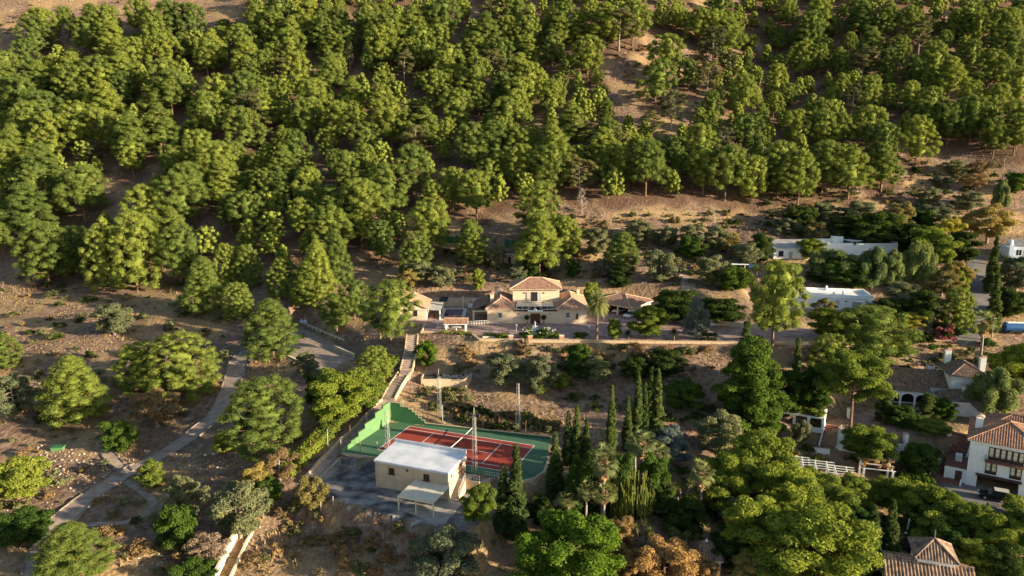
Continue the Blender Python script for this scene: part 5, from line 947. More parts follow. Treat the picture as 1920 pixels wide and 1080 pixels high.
ZONE = [(lambda u, v: u > 1340 and v < 265, 'pine standing in the dense dark wood at the upper right', 'upper right pines'),
        (lambda u, v: u > 1080 and v < 235, 'pine growing round the bare earthy knoll at the top', 'knoll pines'),
        (lambda u, v: u < 480 and v < 200, 'pine on the upper left slope below the bare hilltop', 'upper left pines'),
        (lambda u, v: u < 330, 'sunlit pine on the left slope above the dry clearing', 'left slope pines'),
        (lambda u, v: v < 200, 'pine in the dense wood at the top centre', 'upper centre pines'),
        (lambda u, v: u > 930, 'pine in the belt of wood above and right of the villa', 'pines above the villa'),
        (lambda u, v: True, 'pine in the middle of the wood left of the villa', 'middle pines')]
ORD = 'first second third fourth fifth sixth seventh eighth ninth tenth eleventh twelfth thirteenth fourteenth fifteenth sixteenth seventeenth eighteenth nineteenth'.split()
TENS = {2: 'twenty', 3: 'thirty', 4: 'forty', 5: 'fifty'}
def ordinal(n): return ORD[n-1] if n < 20 else ({2: 'twentieth', 3: 'thirtieth', 4: 'fortieth', 5: 'fiftieth'}[n//10] if n % 10 == 0 else TENS[n//10]+'-'+ORD[n % 10-1])
WOOD = []
def pine_at(u, vt, wpx, kind='pine', label=None, group=None, hk=1.32, vb=None):
    u += _vr.uniform(-3, 3); vt += _vr.uniform(-5, 5); wpx *= _vr.uniform(.88, 1.14)
    q = P(u, vt+62); ppm = px(q)[2]; wm = min(15.5, max(6.2, wpx/ppm)); hm = min(19, max(9.5 if wpx > 28 else 6, hk*wpx/ppm))
    vb = vb or vt+hm*ppm*.975
    for f, lb, gr in ZONE:
        if f(u, vt): break
    size = 'broad' if wm > 10.5 else 'narrow' if wm < 7 else 'middling'
    o = plant(kind, u, vt, vb, wm*ppm, label or lb, group or gr); WOOD.append((u, vt+.4*hm*ppm, size, o)); return o
for (ox, oy), s in FOR.items():
    for e in s.split():
        x, y, w_ = map(int, e.split(','))
        if oy == 270 and y > 640: continue
        pine_at(ox+x/4, oy+y/4, w_/4*1.22, 'loose_pine' if (x*7+y*3) % 17 == 0 else 'pine')
WOOD.sort(key=lambda q: q[1])                # rows of crowns counted down the slope, each row from the left
rows = [WOOD[i:i+16] for i in range(0, len(WOOD), 16)]
for i, row in enumerate(rows):
    for j, (u_, v_, size, o) in enumerate(sorted(row, key=lambda q: q[0])): o['label'] = '%s pine, %s from the left in the %s row of the wood from the top' % (size, ordinal(j+1), ordinal(i+1))
# the rest of the wood: small and hidden crowns that read as one mass
FPOLY = np.array([(-60, 150), (60, 130), (150, 100), (260, 80), (430, 75), (470, 30), (480, -90), (2000, -90), (2000, 285), (1690, 290), (1670, 350), (1500, 380), (1300, 385), (1050, 380), (950, 385), (860, 420), (640, 500), (560, 540), (330, 470), (300, 520), (120, 500), (0, 420), (-60, 420)], float)
CLEAR = [np.array(c_, float) for c_ in ([(1125, 75), (1330, 55), (1350, 100), (1335, 215), (1230, 260), (1160, 235), (1120, 160)], [(170, 285), (320, 300), (300, 350), (225, 430), (120, 460), (120, 400), (200, 380)], [(355, 125), (440, 130), (420, 215), (340, 210)], [(840, 30), (920, 20), (910, 75), (840, 80)], [(0, 460), (330, 490), (330, 560), (0, 560)], [(200, 180), (300, 190), (280, 240), (190, 240)])]
bpy.context.view_layer.update()
PB = [np.array(o.location[:2]) for o in COL.objects if o.get('category') == 'tree']
fr = np.random.RandomState(31); FILL = []; n_ = 7000; Y_ = fr.uniform(200, 425, n_); X_ = fr.uniform(-.8, .8, n_)*Y_; z_ = hz(X_, Y_)
dd = Y_*cp_-(z_-CAMH)*sp_; uv = np.stack([960+FPX*X_/dd, 540-FPX*(Y_*sp_+(z_-CAMH)*cp_)/dd], 1); good = (poly_sd(uv, FPOLY) < 0) & (uv[:, 0] > -40) & (uv[:, 0] < 1960) & (uv[:, 1] > -75)
for c_ in CLEAR: good &= poly_sd(uv, c_) > 0
for k in np.nonzero(good)[0]:
    p_ = np.array([X_[k], Y_[k]])
    if np.hypot(*(np.array(PB)-p_).T).min() < (7.2 if uv[k, 1] > 60 else 6.8): continue
    PB.append(p_); FILL.append((X_[k], Y_[k], z_[k]))
def wood(name, label, spots, seed):
    r = np.random.RandomState(seed); base = []
    for s_ in range(6):
        g_ = np.random.RandomState(500+s_); pf, inn = pine_puffs(g_, 11.5, 9, 2.4, 40, 1.02, s_ % 4); pf = np.array(pf+inn)
        me = crown_mesh('tmp', g_, pf, 17, .34, 'leaf_pine', .88, .7, .84, .15); v_ = np.empty(len(me.vertices)*3, np.float32); me.vertices.foreach_get('co', v_); f_ = np.empty(len(me.loops), np.int32); me.loops.foreach_get('vertex_index', f_); base.append((v_.reshape(-1, 3), f_.reshape(-1, 3))); bpy.data.meshes.remove(me)
    Vs, Fs, n = [], [], 0
    for x, y, z_ in spots:
        v_, f_ = base[r.randint(6)]; a = r.rand()*6.28; s_ = r.uniform(.6, .92); c_, d_ = math.cos(a), math.sin(a)
        Vs.append(np.stack([v_[:, 0]*c_-v_[:, 1]*d_, v_[:, 0]*d_+v_[:, 1]*c_, v_[:, 2]], 1)*s_+np.array([x, y, z_])); Fs.append(f_+n); n += len(v_)
    me = tri_mesh(name, np.concatenate(Vs), np.concatenate(Fs)); me.materials.append(M['leaf_pine']); o = struct(link(name, me), 'stuff'); o['label'] = label; print('fill pines', len(spots), 'tris', len(me.polygons))
wood('pine_wood', 'closed mass of further pines filling the wooded slope', FILL, 3)
q_ = np.array(PB); shade_w = np.zeros(len(_P), np.float32)
for i in range(0, len(_P), 3000): shade_w[i:i+3000] = np.clip(1-(np.sqrt(((_P[i:i+3000, None]-q_[None])**2).sum(-1)).min(1)-4.0)/2.5, 0, 1)*.9
HILL.data.attributes.new('under_pine_shade', 'FLOAT', 'POINT').data.foreach_set('value', shade_w)          # needle-brown tone painting in the shade under the pines
# trees one can name: kind, x, top, base, width, label
T = [
 ('pine', 148, 425, 520, 60, 'pine leftmost in the row of four above the dry clearing'),
 ('pine', 195, 424, 545, 62, 'pine second in the row of four above the dry clearing'),
 ('pine', 258, 402, 545, 85, 'tallest pine, rightmost of the row of four above the clearing'),
 ('pine', 88, 417, 525, 75, 'pale pine overhanging the dry clearing at far left'),
 ('pine', 382, 483, 590, 72, 'sunny pine below the wood, above the curving path'), ('pine', 446, 529, 600, 55, 'small pine right of the sunny pine above the path'),
 ('pine', 430, 458, 545, 46, 'narrow dark pine at the lower forest edge'), ('pine', 465, 460, 540, 48, 'narrow pine beside the narrow dark pine at the forest edge'), ('pine', 532, 485, 560, 55, 'shaded pine at the lower edge of the wood, left of the villa'),
 ('pine', 577, 487, 575, 58, 'front pine of the clump left of the villa'), ('pine', 596, 452, 560, 62, 'tall back pine of the clump left of the villa'), ('pine', 630, 435, 540, 56, 'pine at the right of the clump left of the villa'),
 ('pine', 778, 435, 520, 60, 'round pine on the slope above the pool'), ('pine', 885, 418, 500, 52, 'bushy pine alone on the slope above the villa roof'),
 ('pine', 665, 525, 600, 62, 'pine behind the driveway, second from the pool house'), ('pine', 632, 551, 628, 68, 'round pine above the driveway turning area'), ('pine', 733, 526, 645, 102, 'large pine hiding the pool house, trunk bare below'),
 ('pine', 1012, 400, 482, 80, 'pale pine in front of the tall dark pine above the villa'), ('pine', 1058, 405, 478, 52, 'small pine right of the pale pine above the villa'), ('pine', 1163, 435, 512, 68, 'bright green pine alone above the car shelter'),
 ('pine', 140, 666, 792, 112, 'bright pine standing alone on the left hillside'), ('pine', 350, 622, 745, 118, 'big round pine on the slope left of the path bend'), ('pine', 268, 642, 735, 84, 'dark green pine behind the big round pine left of the path'),
 ('pine', 500, 711, 845, 142, 'large round pine right of the path in the lower left'), ('pine', 512, 561, 670, 92, 'pine at the edge of the driveway turning area'), ('pine', 140, 972, 1092, 122, 'yellow-green pine overhanging the path at the bottom left'),
 ('pine', 700, 648, 715, 66, 'small bright pine left of the grey steps'),
 ('pine', 1448, 490, 652, 114, 'large dark pine at the end of the villa terrace'), ('pine', 1622, 575, 700, 160, 'broad bright green pine in front of the long white house'), ('stone_pine', 1594, 657, 806, 132, 'umbrella-shaped stone pine with forked bare trunk'),
 ('pine', 1555, 625, 720, 80, 'dark pine behind the umbrella-shaped stone pine'), ('pine', 1795, 540, 625, 62, 'dull green conical pine beside the lane'),
 ('pine', 8, 625, 690, 60, 'pine cut by the left edge of the picture'),
 ('loose_pine', 1325, 118, 182, 54, 'thin olive-coloured pine with visible trunk on the bare knoll'), ('loose_pine', 1368, 97, 155, 40, 'thin grey-green pine on the right of the bare knoll'), ('loose_pine', 1258, 172, 245, 46, 'sparse brownish pine at the foot of the bare knoll'), ('loose_pine', 1215, 210, 268, 56, 'bushy olive-coloured pine below the bare knoll'), ('loose_pine', 165, 268, 310, 46, 'thin pale pine on the earthy slope at left'),
 ('loose_pine', 1090, 220, 285, 52, 'withered brown-green pine in the wood left of the knoll'), ('loose_pine', 1035, 65, 125, 34, 'sparse pine with bare trunk left of the knoll'),
 ('dead', 123, 48, 90, 22, 'grey dead tree among the pines at the upper left'), ('dead', 672, 18, 60, 26, 'grey dead tree at the top of the wood, left of centre'), ('dead', 656, 82, 130, 24, 'bare grey dead tree in the upper wood'), ('dead', 690, 72, 112, 20, 'small bare dead tree right of the grey dead tree in the upper wood'), ('dead', 922, 148, 205, 26, 'tall pale dead tree in the centre of the wood'), ('dead', 1090, 355, 400, 30, 'bare dead lower tree at the foot of the wood above the villa'), ('dead', 728, 25, 65, 20, 'thin dead tree among the top centre pines'),
 # lower left garden
 ('olive', 452, 897, 1008, 104, 'large silvery olive tree at the top of the bright cream wall'), ('olive', 347, 892, 958, 68, 'smaller silvery olive tree left of the large one'), ('citrus', 337, 944, 1024, 72, 'dense round tree with pale trunk at the lower left'),
 ('citrus', 47, 952, 1018, 92, 'broad dark yellow-green bush tree at the lower left edge'), ('yellowgreen', 285, 864, 914, 46, 'round bush beside the path junction'), ('yellowgreen', 35, 856, 935, 96, 'spreading green bush at the left edge above the path'), ('citrus', 225, 788, 848, 60, 'dark green bush above the little ramp'), ('citrus', 360, 1050, 1100, 82, 'green bush at the bottom edge beside the cream wall'),
 ('ochre', 583, 892, 956, 64, 'golden leaved small tree at the corner of the stained yard'), ('olive', 835, 1000, 1092, 124, 'dull olive bush tree at the bottom centre'), ('twiggy', 388, 1000, 1056, 68, 'leafless brown shrub beside the cream wall'), ('olive', 30, 702, 785, 75, 'pale olive tree at the left edge, below the dry slope'), ('olive', 215, 570, 628, 66, 'pale olive bush casting a long shadow on the dry slope'),
 ('dry', 295, 735, 800, 100, 'brownish shrubby tree under the big round pine'), ('yellowgreen', 420, 812, 850, 36, 'small bush on the right of the path below the round pine'), ('olive', 575, 660, 708, 44, 'thin-trunked young tree on the edge of the driveway'),
 # hedge and bushes left of the lane
 ('broad', 645, 690, 790, 112, 'large light green fig-like tree left of the lane'), ('broad', 615, 735, 800, 62, 'light green bush tree at the lower left of the hedge'), ('broad', 690, 695, 770, 66, 'light green tree between the fig-like tree and the steps'),
 ('citrus', 600, 700, 765, 52, 'dark green tree on the uphill side of the hedge'), ('dry', 525, 838, 900, 70, 'dry brown tree left of the lower hedge'), ('ochre', 480, 868, 935, 66, 'ochre bush tree right of the silvery olive'), ('citrus', 505, 890, 945, 50, 'dark bush beside the ochre bush tree'),
 # bank below the villa
 ('olive', 948, 664, 726, 66, 'grey-green weeping olive on the bank below the villa'), ('olive', 1012, 668, 738, 60, 'olive on the bank right of the weeping one'), ('olive', 1115, 667, 716, 58, 'olive with pale leaves on the bank, near the middle'), ('citrus', 1082, 642, 712, 46, 'tall dark green shrub tree between the bank olives'), ('yellowgreen', 1008, 702, 738, 34, 'small bright citrus tree below the bank olives, left one'), ('yellowgreen', 1052, 696, 730, 32, 'small bright citrus tree below the bank olives, right one'),
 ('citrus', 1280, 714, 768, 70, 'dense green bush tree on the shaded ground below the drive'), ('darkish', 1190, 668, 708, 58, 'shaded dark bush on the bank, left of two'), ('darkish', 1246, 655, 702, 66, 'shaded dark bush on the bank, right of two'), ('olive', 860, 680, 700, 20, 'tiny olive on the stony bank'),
 # villa terrace trees
 ('broad', 1213, 575, 636, 70, 'leafy small tree on the drive between the two cycads'), ('yellowgreen', 1152, 598, 638, 26, 'upright leafy shrub on the terrace edge, right of the palm'), ('cedar', 1307, 560, 636, 46, 'feathery grey-green small tree on the drive'),
 ('ficus', 800, 640, 685, 40, 'dark leafy bush right of the upper steps'),
 # right centre
 ('conifer', 1393, 602, 720, 34, 'spire of a grey-green conifer rising above the drive'), ('creeper', 1400, 632, 806, 104, 'tall tree wrapped in bright creeper below the drive'), ('creeper', 1428, 672, 815, 76, 'creeper-hung tree right of the tall wrapped one'), ('conifer', 1432, 655, 745, 26, 'dark slim conifer behind the creeper-hung tree'), ('conifer', 1490, 632, 745, 20, 'thin pencil conifer left of the broad bright pine'), ('citrus', 1465, 690, 780, 60, 'dark bushy tree behind the ivy pergola'), ('citrus', 1520, 690, 775, 60, 'dark tree beside the stone pine trunk'),
 ('olive', 1345, 772, 850, 84, 'pale olive behind the tall palms'), ('cedar', 1255, 803, 866, 74, 'bluish grey bare-looking conifer among the palms'),
 ('broad', 1405, 806, 925, 120, 'yellow-green tree left end of the bright lower mass'), ('broad', 1375, 840, 935, 100, 'green tree in front of the bluish conifer'), ('broad', 1470, 870, 985, 110, 'yellow-green tree above the largest lower tree'), ('broad', 1545, 905, 990, 100, 'yellowish tree under the pergola frames'), ('broad', 1500, 950, 1092, 200, 'largest bright green tree at the bottom right of centre'), ('broad', 1420, 930, 1060, 120, 'shaded green tree left of the largest bright one'), ('broad', 1570, 985, 1092, 100, 'bright tree at the right of the largest lower tree'), ('broad', 1455, 1020, 1100, 110, 'green tree at the bottom edge below the largest bright one'),
 ('broad', 1700, 898, 975, 84, 'first in the row of bright trees below the dark car'), ('broad', 1752, 908, 990, 80, 'second in the row of bright trees below the dark car'), ('broad', 1806, 940, 1012, 84, 'third in the row of bright trees below the dark car'), ('broad', 1866, 958, 1045, 86, 'fourth in the row of bright trees, over the dark yard'), ('broad', 1912, 948, 1050, 84, 'tree at the right edge ending the row of bright trees'), ('broad', 1655, 900, 955, 64, 'small bright tree right of the white arbour'), ('yellowgreen', 1740, 960, 1030, 70, 'shaded tree behind the lantern roof'),
 ('ficus', 1065, 962, 1100, 192, 'big glossy bright green tree at the bottom centre'), ('orange', 1165, 968, 1030, 62, 'brown withered tree beside the glossy green one'), ('orange', 1245, 1018, 1100, 150, 'large orange-brown withered tree at the bottom'), ('orange', 1185, 1040, 1100, 80, 'orange-brown withered tree left of the large one'), ('orange', 1325, 1050, 1100, 60, 'small withered tree in front of the garden hut'), ('ochre', 1405, 1035, 1098, 84, 'olive-yellow tree right of the garden hut'),
 ('citrus', 1085, 862, 965, 54, 'green leafy tree left of the tallest fan palm'), ('darkish', 1015, 925, 985, 50, 'dark shrub tree under the cypress by the court corner'), ('broad', 895, 905, 985, 56, 'feathery green tree over the corner of the concrete slab'), ('darkish', 1370, 985, 1055, 60, 'dark tree behind the garden hut'), ('olive', 1372, 930, 990, 40, 'grey-green round bush tree in the shadows'),
 ('broad', 1530, 880, 962, 84, 'yellow-green tree directly in front of the pergola frames'), ('broad', 1600, 893, 965, 66, 'small yellow-green tree left of the white arbour'), ('broad', 1350, 880, 960, 90, 'green tree right of the lone fan palm'), ('broad', 1440, 845, 920, 90, 'yellow-green tree below the stone wall of the ivy pergola'), ('citrus', 1600, 950, 1010, 60, 'dark tree left of the two stout cypresses'), ('citrus', 1780, 985, 1050, 70, 'dark leafy tree beside the pyramid lantern roof'), ('broad', 1825, 1010, 1075, 60, 'pale leafy tree right of the pyramid lantern roof'), ('darkish', 1880, 1020, 1090, 90, 'dark tree in the bottom right corner'), ('darkish', 1610, 1020, 1095, 90, 'dark tree below the two stout cypresses'), ('darkish', 1350, 1000, 1060, 60, 'dark tree behind the small white hut'), ('citrus', 1228, 852, 962, 60, 'dark green tree added to shade the court, behind the tall candelabra cactus'), ('citrus', 1152, 842, 962, 70, 'dark green tree filling between the palms'), ('darkish', 1105, 845, 945, 64, 'dark tree under the three cypresses'), ('darkish', 1290, 930, 1000, 70, 'dark thicket tree under the lone fan palm'),  # tree behind cactus added, trees by the palms heightened, to shade the court
 # around the country house
 ('conifer', 1655, 738, 790, 34, 'dark clipped conifer in front of the arched porch, left one'), ('conifer', 1734, 735, 792, 34, 'dark clipped conifer in front of the arched porch, right one'), ('citrus', 1690, 762, 800, 50, 'dark bush between the clipped conifers'), ('citrus', 1765, 745, 790, 44, 'glossy tree beside the white side wing'), ('yellowgreen', 1745, 785, 812, 60, 'clipped round hedge bush on the terrace'), ('pepper', 1860, 690, 788, 92, 'open pale tree with branching trunk right of the country house'), ('broad', 1905, 640, 745, 90, 'large green tree at the right edge above the pool'), ('broad', 1880, 660, 740, 70, 'green tree behind the open pale tree'),
 ('broad', 1628, 798, 870, 84, 'bright creeper bush spilling over the white garden wall'), ('citrus', 1722, 832, 892, 64, 'dark green creeper bush beside the brick steps'), ('olive', 1500, 788, 838, 36, 'pale leaved shrub tree in front of the ivy pergola'), ('yellowgreen', 1893, 925, 960, 34, 'clipped cylindrical hedge tree by the garage'),
 ('yellow', 1700, 585, 620, 50, 'yellow-green round tree by the pale road'), ('broad', 1560, 580, 640, 70, 'leafy tree in front of the long white house, right of the large pine'), ('ochre', 1545, 560, 592, 44, 'straw-coloured shrub tree under the windows of the long white house'),
 # upper right slope
 ('yellow', 1775, 412, 470, 46, 'bright yellow flowering tree on the upper right'), ('broad', 1745, 430, 505, 84, 'green tree below the bright yellow one'), ('ochre', 1685, 380, 450, 58, 'brownish spreading tree with pale trunk on the upper right'), ('ochre', 1850, 385, 455, 84, 'large brown-green tree left of the far right house'), ('pepper', 1560, 468, 525, 80, 'weeping tree in front of the terraced white house, left'), ('pepper', 1635, 465, 545, 66, 'drooping pepper tree in front of the terraced white house'), ('pepper', 1712, 455, 540, 62, 'drooping pepper tree right of the terraced white house'), ('pepper', 1672, 470, 540, 50, 'drooping tree between two pepper trees'), ('citrus', 1562, 485, 530, 60, 'dark round tree in front of the weeping one'), ('citrus', 1600, 490, 540, 60, 'dark leafy tree above the flat white roof'),
 ('citrus', 1905, 325, 362, 50, 'dark round tree at the far right below the wood'), ('olive', 1790, 300, 330, 40, 'pale olive high on the terraced field'), ('dry', 1832, 300, 328, 42, 'brown shrub tree beside the high pale olive'), ('dry', 1828, 325, 358, 46, 'grey-brown bush on the terraced field'), ('olive', 1765, 330, 350, 34, 'small olive in the shade of the terraced field'), ('olive', 1738, 352, 385, 42, 'olive on the second field terrace'), ('olive', 1815, 360, 398, 44, 'olive on the third field terrace'), ('pepper', 1872, 340, 398, 28, 'slim tree with bare stem right of the field terraces'), ('olive', 1765, 380, 415, 40, 'silvery olive above the bright yellow tree'), ('olive', 1735, 385, 425, 40, 'silvery olive left of the one above the yellow tree'),
 ('broad', 1520, 448, 490, 44, 'bright green tree beside the small white cottage'), ('olive', 1540, 380, 415, 50, 'olive below the big pines at right'), ('olive', 1480, 410, 440, 44, 'olive on the dry strip above the cottage'), ('darkish', 1640, 400, 455, 90, 'dark tree mass behind the terraced white house'), ('darkish', 1580, 408, 448, 60, 'dark tree left of the mass behind the terraced house'), ('ochre', 1790, 490, 545, 60, 'yellow-green tree at the head of the lane'), ('yellowgreen', 1798, 500, 550, 34, 'slim bright green tree beside the lane'), ('ochre', 1765, 505, 555, 64, 'golden tree on the bend of the lane'), ('olive', 1905, 480, 545, 70, 'grey-green tree below the far right house'),
 ('darkish', 1500, 388, 432, 56, 'dull green tree at the foot of the big right-hand pines'), ('ochre', 1530, 415, 452, 44, 'straw-coloured tree above the cottage roof'), ('olive', 1605, 378, 425, 60, 'olive tree at the top of the dark thicket'), ('darkish', 1625, 415, 462, 70, 'dark tree at the centre of the thicket above the terraced house'), ('citrus', 1665, 400, 455, 56, 'green tree inside the thicket above the terraced house'), ('darkish', 1705, 420, 470, 60, 'dark tree at the right of the thicket'), ('citrus', 1725, 395, 440, 50, 'deep green tree beside the silvery olives'), ('darkish', 1800, 435, 490, 60, 'dark tree behind the ochre gate pillars'), ('darkish', 1890, 540, 590, 60, 'dark tree by the clipped hedge at the right edge'), ('olive', 1690, 530, 590, 64, 'grey-green tree right of the long white house'), ('darkish', 1730, 545, 605, 60, 'dark tree beside the thin utility pole'), ('darkish', 1660, 560, 600, 50, 'low dark tree at the corner of the long white house'),
 # terraces behind the villa
 ('olive', 1120, 428, 480, 40, 'olive left of the bright green pine above the car shelter'), ('olive', 1200, 415, 458, 46, 'olive on the upper dry strip, first of three'), ('olive', 1248, 425, 462, 44, 'olive on the upper dry strip, second of three'), ('olive', 1298, 422, 468, 46, 'olive on the upper dry strip, third of three'), ('citrus', 1295, 442, 486, 48, 'dense dark green tree above the garden walk'), ('olive', 1340, 425, 470, 50, 'pale bush tree above the garden walk'), ('ochre', 1365, 435, 478, 50, 'rusty brown-green bush tree on the dry strip'), ('olive', 1240, 470, 530, 60, 'pale cactus-like tree on the slope behind the car shelter'), ('citrus', 995, 478, 520, 34, 'round green tree behind the villa roof'), ('citrus', 1075, 488, 520, 28, 'round green tree right of the villa roof'), ('yellowgreen', 1105, 530, 575, 30, 'bright tree between the villa and the palm'), ('darkish', 1270, 545, 602, 90, 'dark hedge-like tree behind the garden wall'), ('darkish', 1350, 560, 606, 80, 'dark leafy tree behind the white gate'), ('olive', 1330, 480, 535, 60, 'pale bush tree beside the garden walk'), ('citrus', 1375, 500, 545, 60, 'dark green tree left of the large terrace pine'), ('darkish', 1545, 500, 530, 60, 'dark round clipped tree above the flat white roof'),
 ('olive', 790, 490, 530, 50, 'straw-green bush tree on the slope behind the pool house'), ('ochre', 765, 505, 545, 40, 'ochre bush tree behind the pool house roof'), ('olive', 830, 500, 540, 44, 'grey-green bush tree behind the pool wall'), ('yellowgreen', 897, 505, 545, 22, 'small lemon-green tree behind the villa'), ('olive', 970, 500, 530, 36, 'grey-green bush left of the round green tree behind the villa'), ('olive', 1035, 470, 512, 40, 'olive on the terrace above the villa roof'), ('olive', 930, 460, 505, 36, 'olive left of the concrete shed'), ('darkish', 1160, 500, 540, 44, 'dark bush tree above the car shelter roof'), ('olive', 1400, 455, 500, 50, 'grey-green tree left of the cottage'), ('darkish', 1425, 440, 490, 44, 'dark tree close to the left end of the cottage'),
 ('twiggy', 1130, 485, 520, 36, 'leafless shrub below the bright green pine'),
]
mk('darkish', 'broadleaf_tree', 'tree', 'leaf_darkleaf', 280, 5, 5.5, .6, ball, 22, 4, .65, 90, .24, lean=.3, inner=.4, jit=.7); mk('darkish', 'broadleaf_tree', 'tree', 'leaf_darkleaf', 281, 5, 5.5, .6, ball, 22, 4, .65, 90, .24, lean=.3, inner=.4, jit=.7)
for k, u, a, b, w_, lb in T:
    tall = u in (1448, 1622, 733, 632, 665)
    plant(('low_pine' if not tall else 'round_pine') if k == 'pine' else k, u, a, b, w_*(1.1 if k == 'pine' and not tall else 1), lb)
# cypresses
for u, a, b, w_, lb in ((1145, 720, 848, 20, 'slender cypress standing left of the central cypress group'), (1193, 697, 832, 24, 'leftmost cypress of the central group'), (1206, 716, 832, 22, 'second cypress of the central group, shorter'), (1217, 687, 830, 24, 'tallest cypress of the central group'), (1230, 690, 834, 24, 'rightmost cypress of the central group'),
    (1064, 768, 872, 22, 'leftmost of three cypresses right of the court'), (1080, 758, 872, 22, 'middle of three cypresses right of the court'), (1098, 780, 872, 20, 'rightmost of three cypresses right of the court'), (1040, 806, 930, 32, 'stout cypress at the right corner of the court'), (967, 828, 1012, 42, 'tall cypress in front of the court, near the railing'), (944, 864, 1006, 34, 'shorter cypress beside the tall one in front of the court'),
    (1175, 740, 845, 20, 'cypress half hidden left of the central group'), (1630, 942, 1050, 34, 'left of two stout cypresses at the lower right'), (1665, 932, 1046, 32, 'right of two stout cypresses at the lower right'), (1856, 445, 550, 24, 'upper dark green columnar tree beside the lane'), (1858, 515, 625, 26, 'lower green columnar tree beside the lane'), (1848, 940, 975, 14, 'little cypress beside the dark car')):
    plant('cypress', u, a, b, w_, lb)
# palms and succulents
for u, a, b, w_, lb in ((1128, 836, 985, 58, 'tall fan palm with a shaggy brown skirt'), (1132, 905, 990, 50, 'shorter fan palm in front of the tall one'), (1203, 808, 925, 56, 'fan palm right of the cypresses, with double brown skirt'), (1065, 922, 985, 48, 'low fan palm above the glossy green tree'), (1310, 864, 985, 48, 'fan palm standing alone on the right with bare trunk'), (1836, 586, 692, 44, 'tall thin fan palm beside the lane'), (1190, 815, 900, 40, 'fan palm close behind the double-skirted one'), (1162, 868, 968, 44, 'fan palm between the tall shaggy one and the cactus'), (1232, 832, 930, 42, 'fan palm below the bluish conifer'), (1098, 900, 985, 40, 'low fan palm left of the tall shaggy one')):
    plant('fan_palm', u, a, b, w_, lb)
plant('date_palm', 1119, 546, 638, 46, 'feathery date palm in front of the right wing of the villa')
plant('cycad', 1177, 618, 639, 20, 'round-headed cycad on the terrace edge, left of two'); plant('cycad', 1263, 614, 640, 24, 'round-headed cycad on the terrace edge, right of two')
for u, a, b, w_, lb in ((1235, 888, 965, 70, 'clump of yuccas with tall flower stalks, upper left'), (1275, 900, 968, 64, 'clump of yuccas with drooping dead leaves, upper right'), (1205, 975, 1032, 50, 'yucca clump behind the orange withered tree'), (1262, 990, 1040, 60, 'yucca clump left of the garden hut'), (1290, 995, 1040, 44, 'small yucca close to the garden hut'), (1250, 855, 905, 50, 'yucca clump under the bluish conifer')):
    plant('yucca', u, a, b, w_, lb)
plant('cactus', 1185, 862, 975, 76, 'tall many-armed candelabra cactus among the palms'); plant('cactus', 1165, 920, 985, 44, 'smaller candelabra cactus in front of the tall one')
# terrace plants
for u, w_, lb in ((988, 34, 'flowering bush with white blooms left of the fountain'), (1018, 36, 'flowering bush with white blooms right of the fountain'), (1040, 26, 'yellow-green bush right of the white flowering bushes'), (940, 24, 'spiky green plant on the terrace edge left of the pots'), (1085, 24, 'dark low plant on the terrace edge right of the pots'), (1095, 20, 'small green plant by the right globe lamp')):
    o = plant('bright_shrub' if u in (1040, 940) else 'green_shrub', u, 612, 636, w_, lb, at=(*G(u, 634, VZ)[:2], VZ), Hm=2.6 if w_ > 30 else 1.7)
    if 'white blooms' in lb:
        rng = np.random.RandomState(u); link('flowers', crown_mesh('flowers', rng, [(rng.randn()*.6, rng.randn()*.6, 1.0+rng.rand()*.5, .12) for _ in range(12)], 9, .10, 'flower_white', 1), o)['kind'] = 'stuff'
def hedge(label, a, b, w_, h, m, z=None, seed=1):
    a = np.array(a[:2]); b = np.array(b[:2]); n = max(3, int(np.linalg.norm(b-a)/.5)); rng = np.random.RandomState(seed); pf = []
    d = (b-a)/np.linalg.norm(b-a); nn = np.array([-d[1], d[0]]); o0 = (a+b)/2; z0 = float(hz(*o0)) if z is None else z
    for k in range(n+1):
        q = a+(b-a)*k/n; zz = (float(hz(*q)) if z is None else z)-z0
        for s_ in np.linspace(-1, 1, max(2, int(w_/.5))):
            for f in np.linspace(.25, .85, max(2, int(h/.55))): c = q+nn*s_*(w_/2-.25)-o0+rng.randn(2)*.1; pf.append((c[0], c[1], zz+h*f+rng.randn()*.1, .38*(.8+.4*rng.rand())))
    me = crown_mesh('hedge', rng, pf, 24, .18, m, .9); return tag(link('hedge', me, None, (*o0, z0)), label, 'hedge')
hp = [(757, 682), (742, 702), (722, 727), (700, 752), (676, 780), (650, 806), (624, 834), (596, 862), (566, 892)]
for k, (p0, p1) in enumerate(zip(hp[:-1], hp[1:])):
    a, b = P(*p0), P(*p1); hedge('light green hedge along the lane, %s stretch' % ('topmost beside the steps', 'second from the top', 'third from the top', 'fourth from the top', 'middle, level with the court wall', 'sixth from the top', 'seventh from the top', 'lowest beside the yard')[k], a-(2.2, .4, 0), b-(2.2, .4, 0), 2.6, 2.1, 'leaf_hedge', None, k)
hedge('clipped dark hedge block on the drive near the small feathery tree', G(1314, 638, VZ), G(1342, 638, VZ), 1.3, 1.3, 'leaf_darkleaf', VZ, 20)
hedge('low clipped hedge under the large dark pine on the terrace', G(1402, 640, VZ), G(1428, 641, VZ), 1.0, 1.0, 'leaf_citrus', VZ, 21)
hedge('green planting in front of the gazebo', (-15.5, 159.6), (-8.8, 158.2), 1.3, 1.5, 'leaf_hedge', VZ-1, 22)
hedge('dark green hedge at the back of the villa', G(888, 540, VZ+2), G(960, 543, VZ+2), 2.2, 3.2, 'leaf_darkleaf', VZ+.3, 23)
hedge('green bushes behind the pool wall', G(812, 540, VZ+2), G(880, 540, VZ+2), 2.2, 3.4, 'leaf_scrub', VZ+.6, 24)
hedge('dark hedge in shadow behind the ochre garden wall', G(1250, 590, VZ), G(1330, 596, VZ), 3.0, 3.0, 'leaf_darkleaf', VZ, 25)
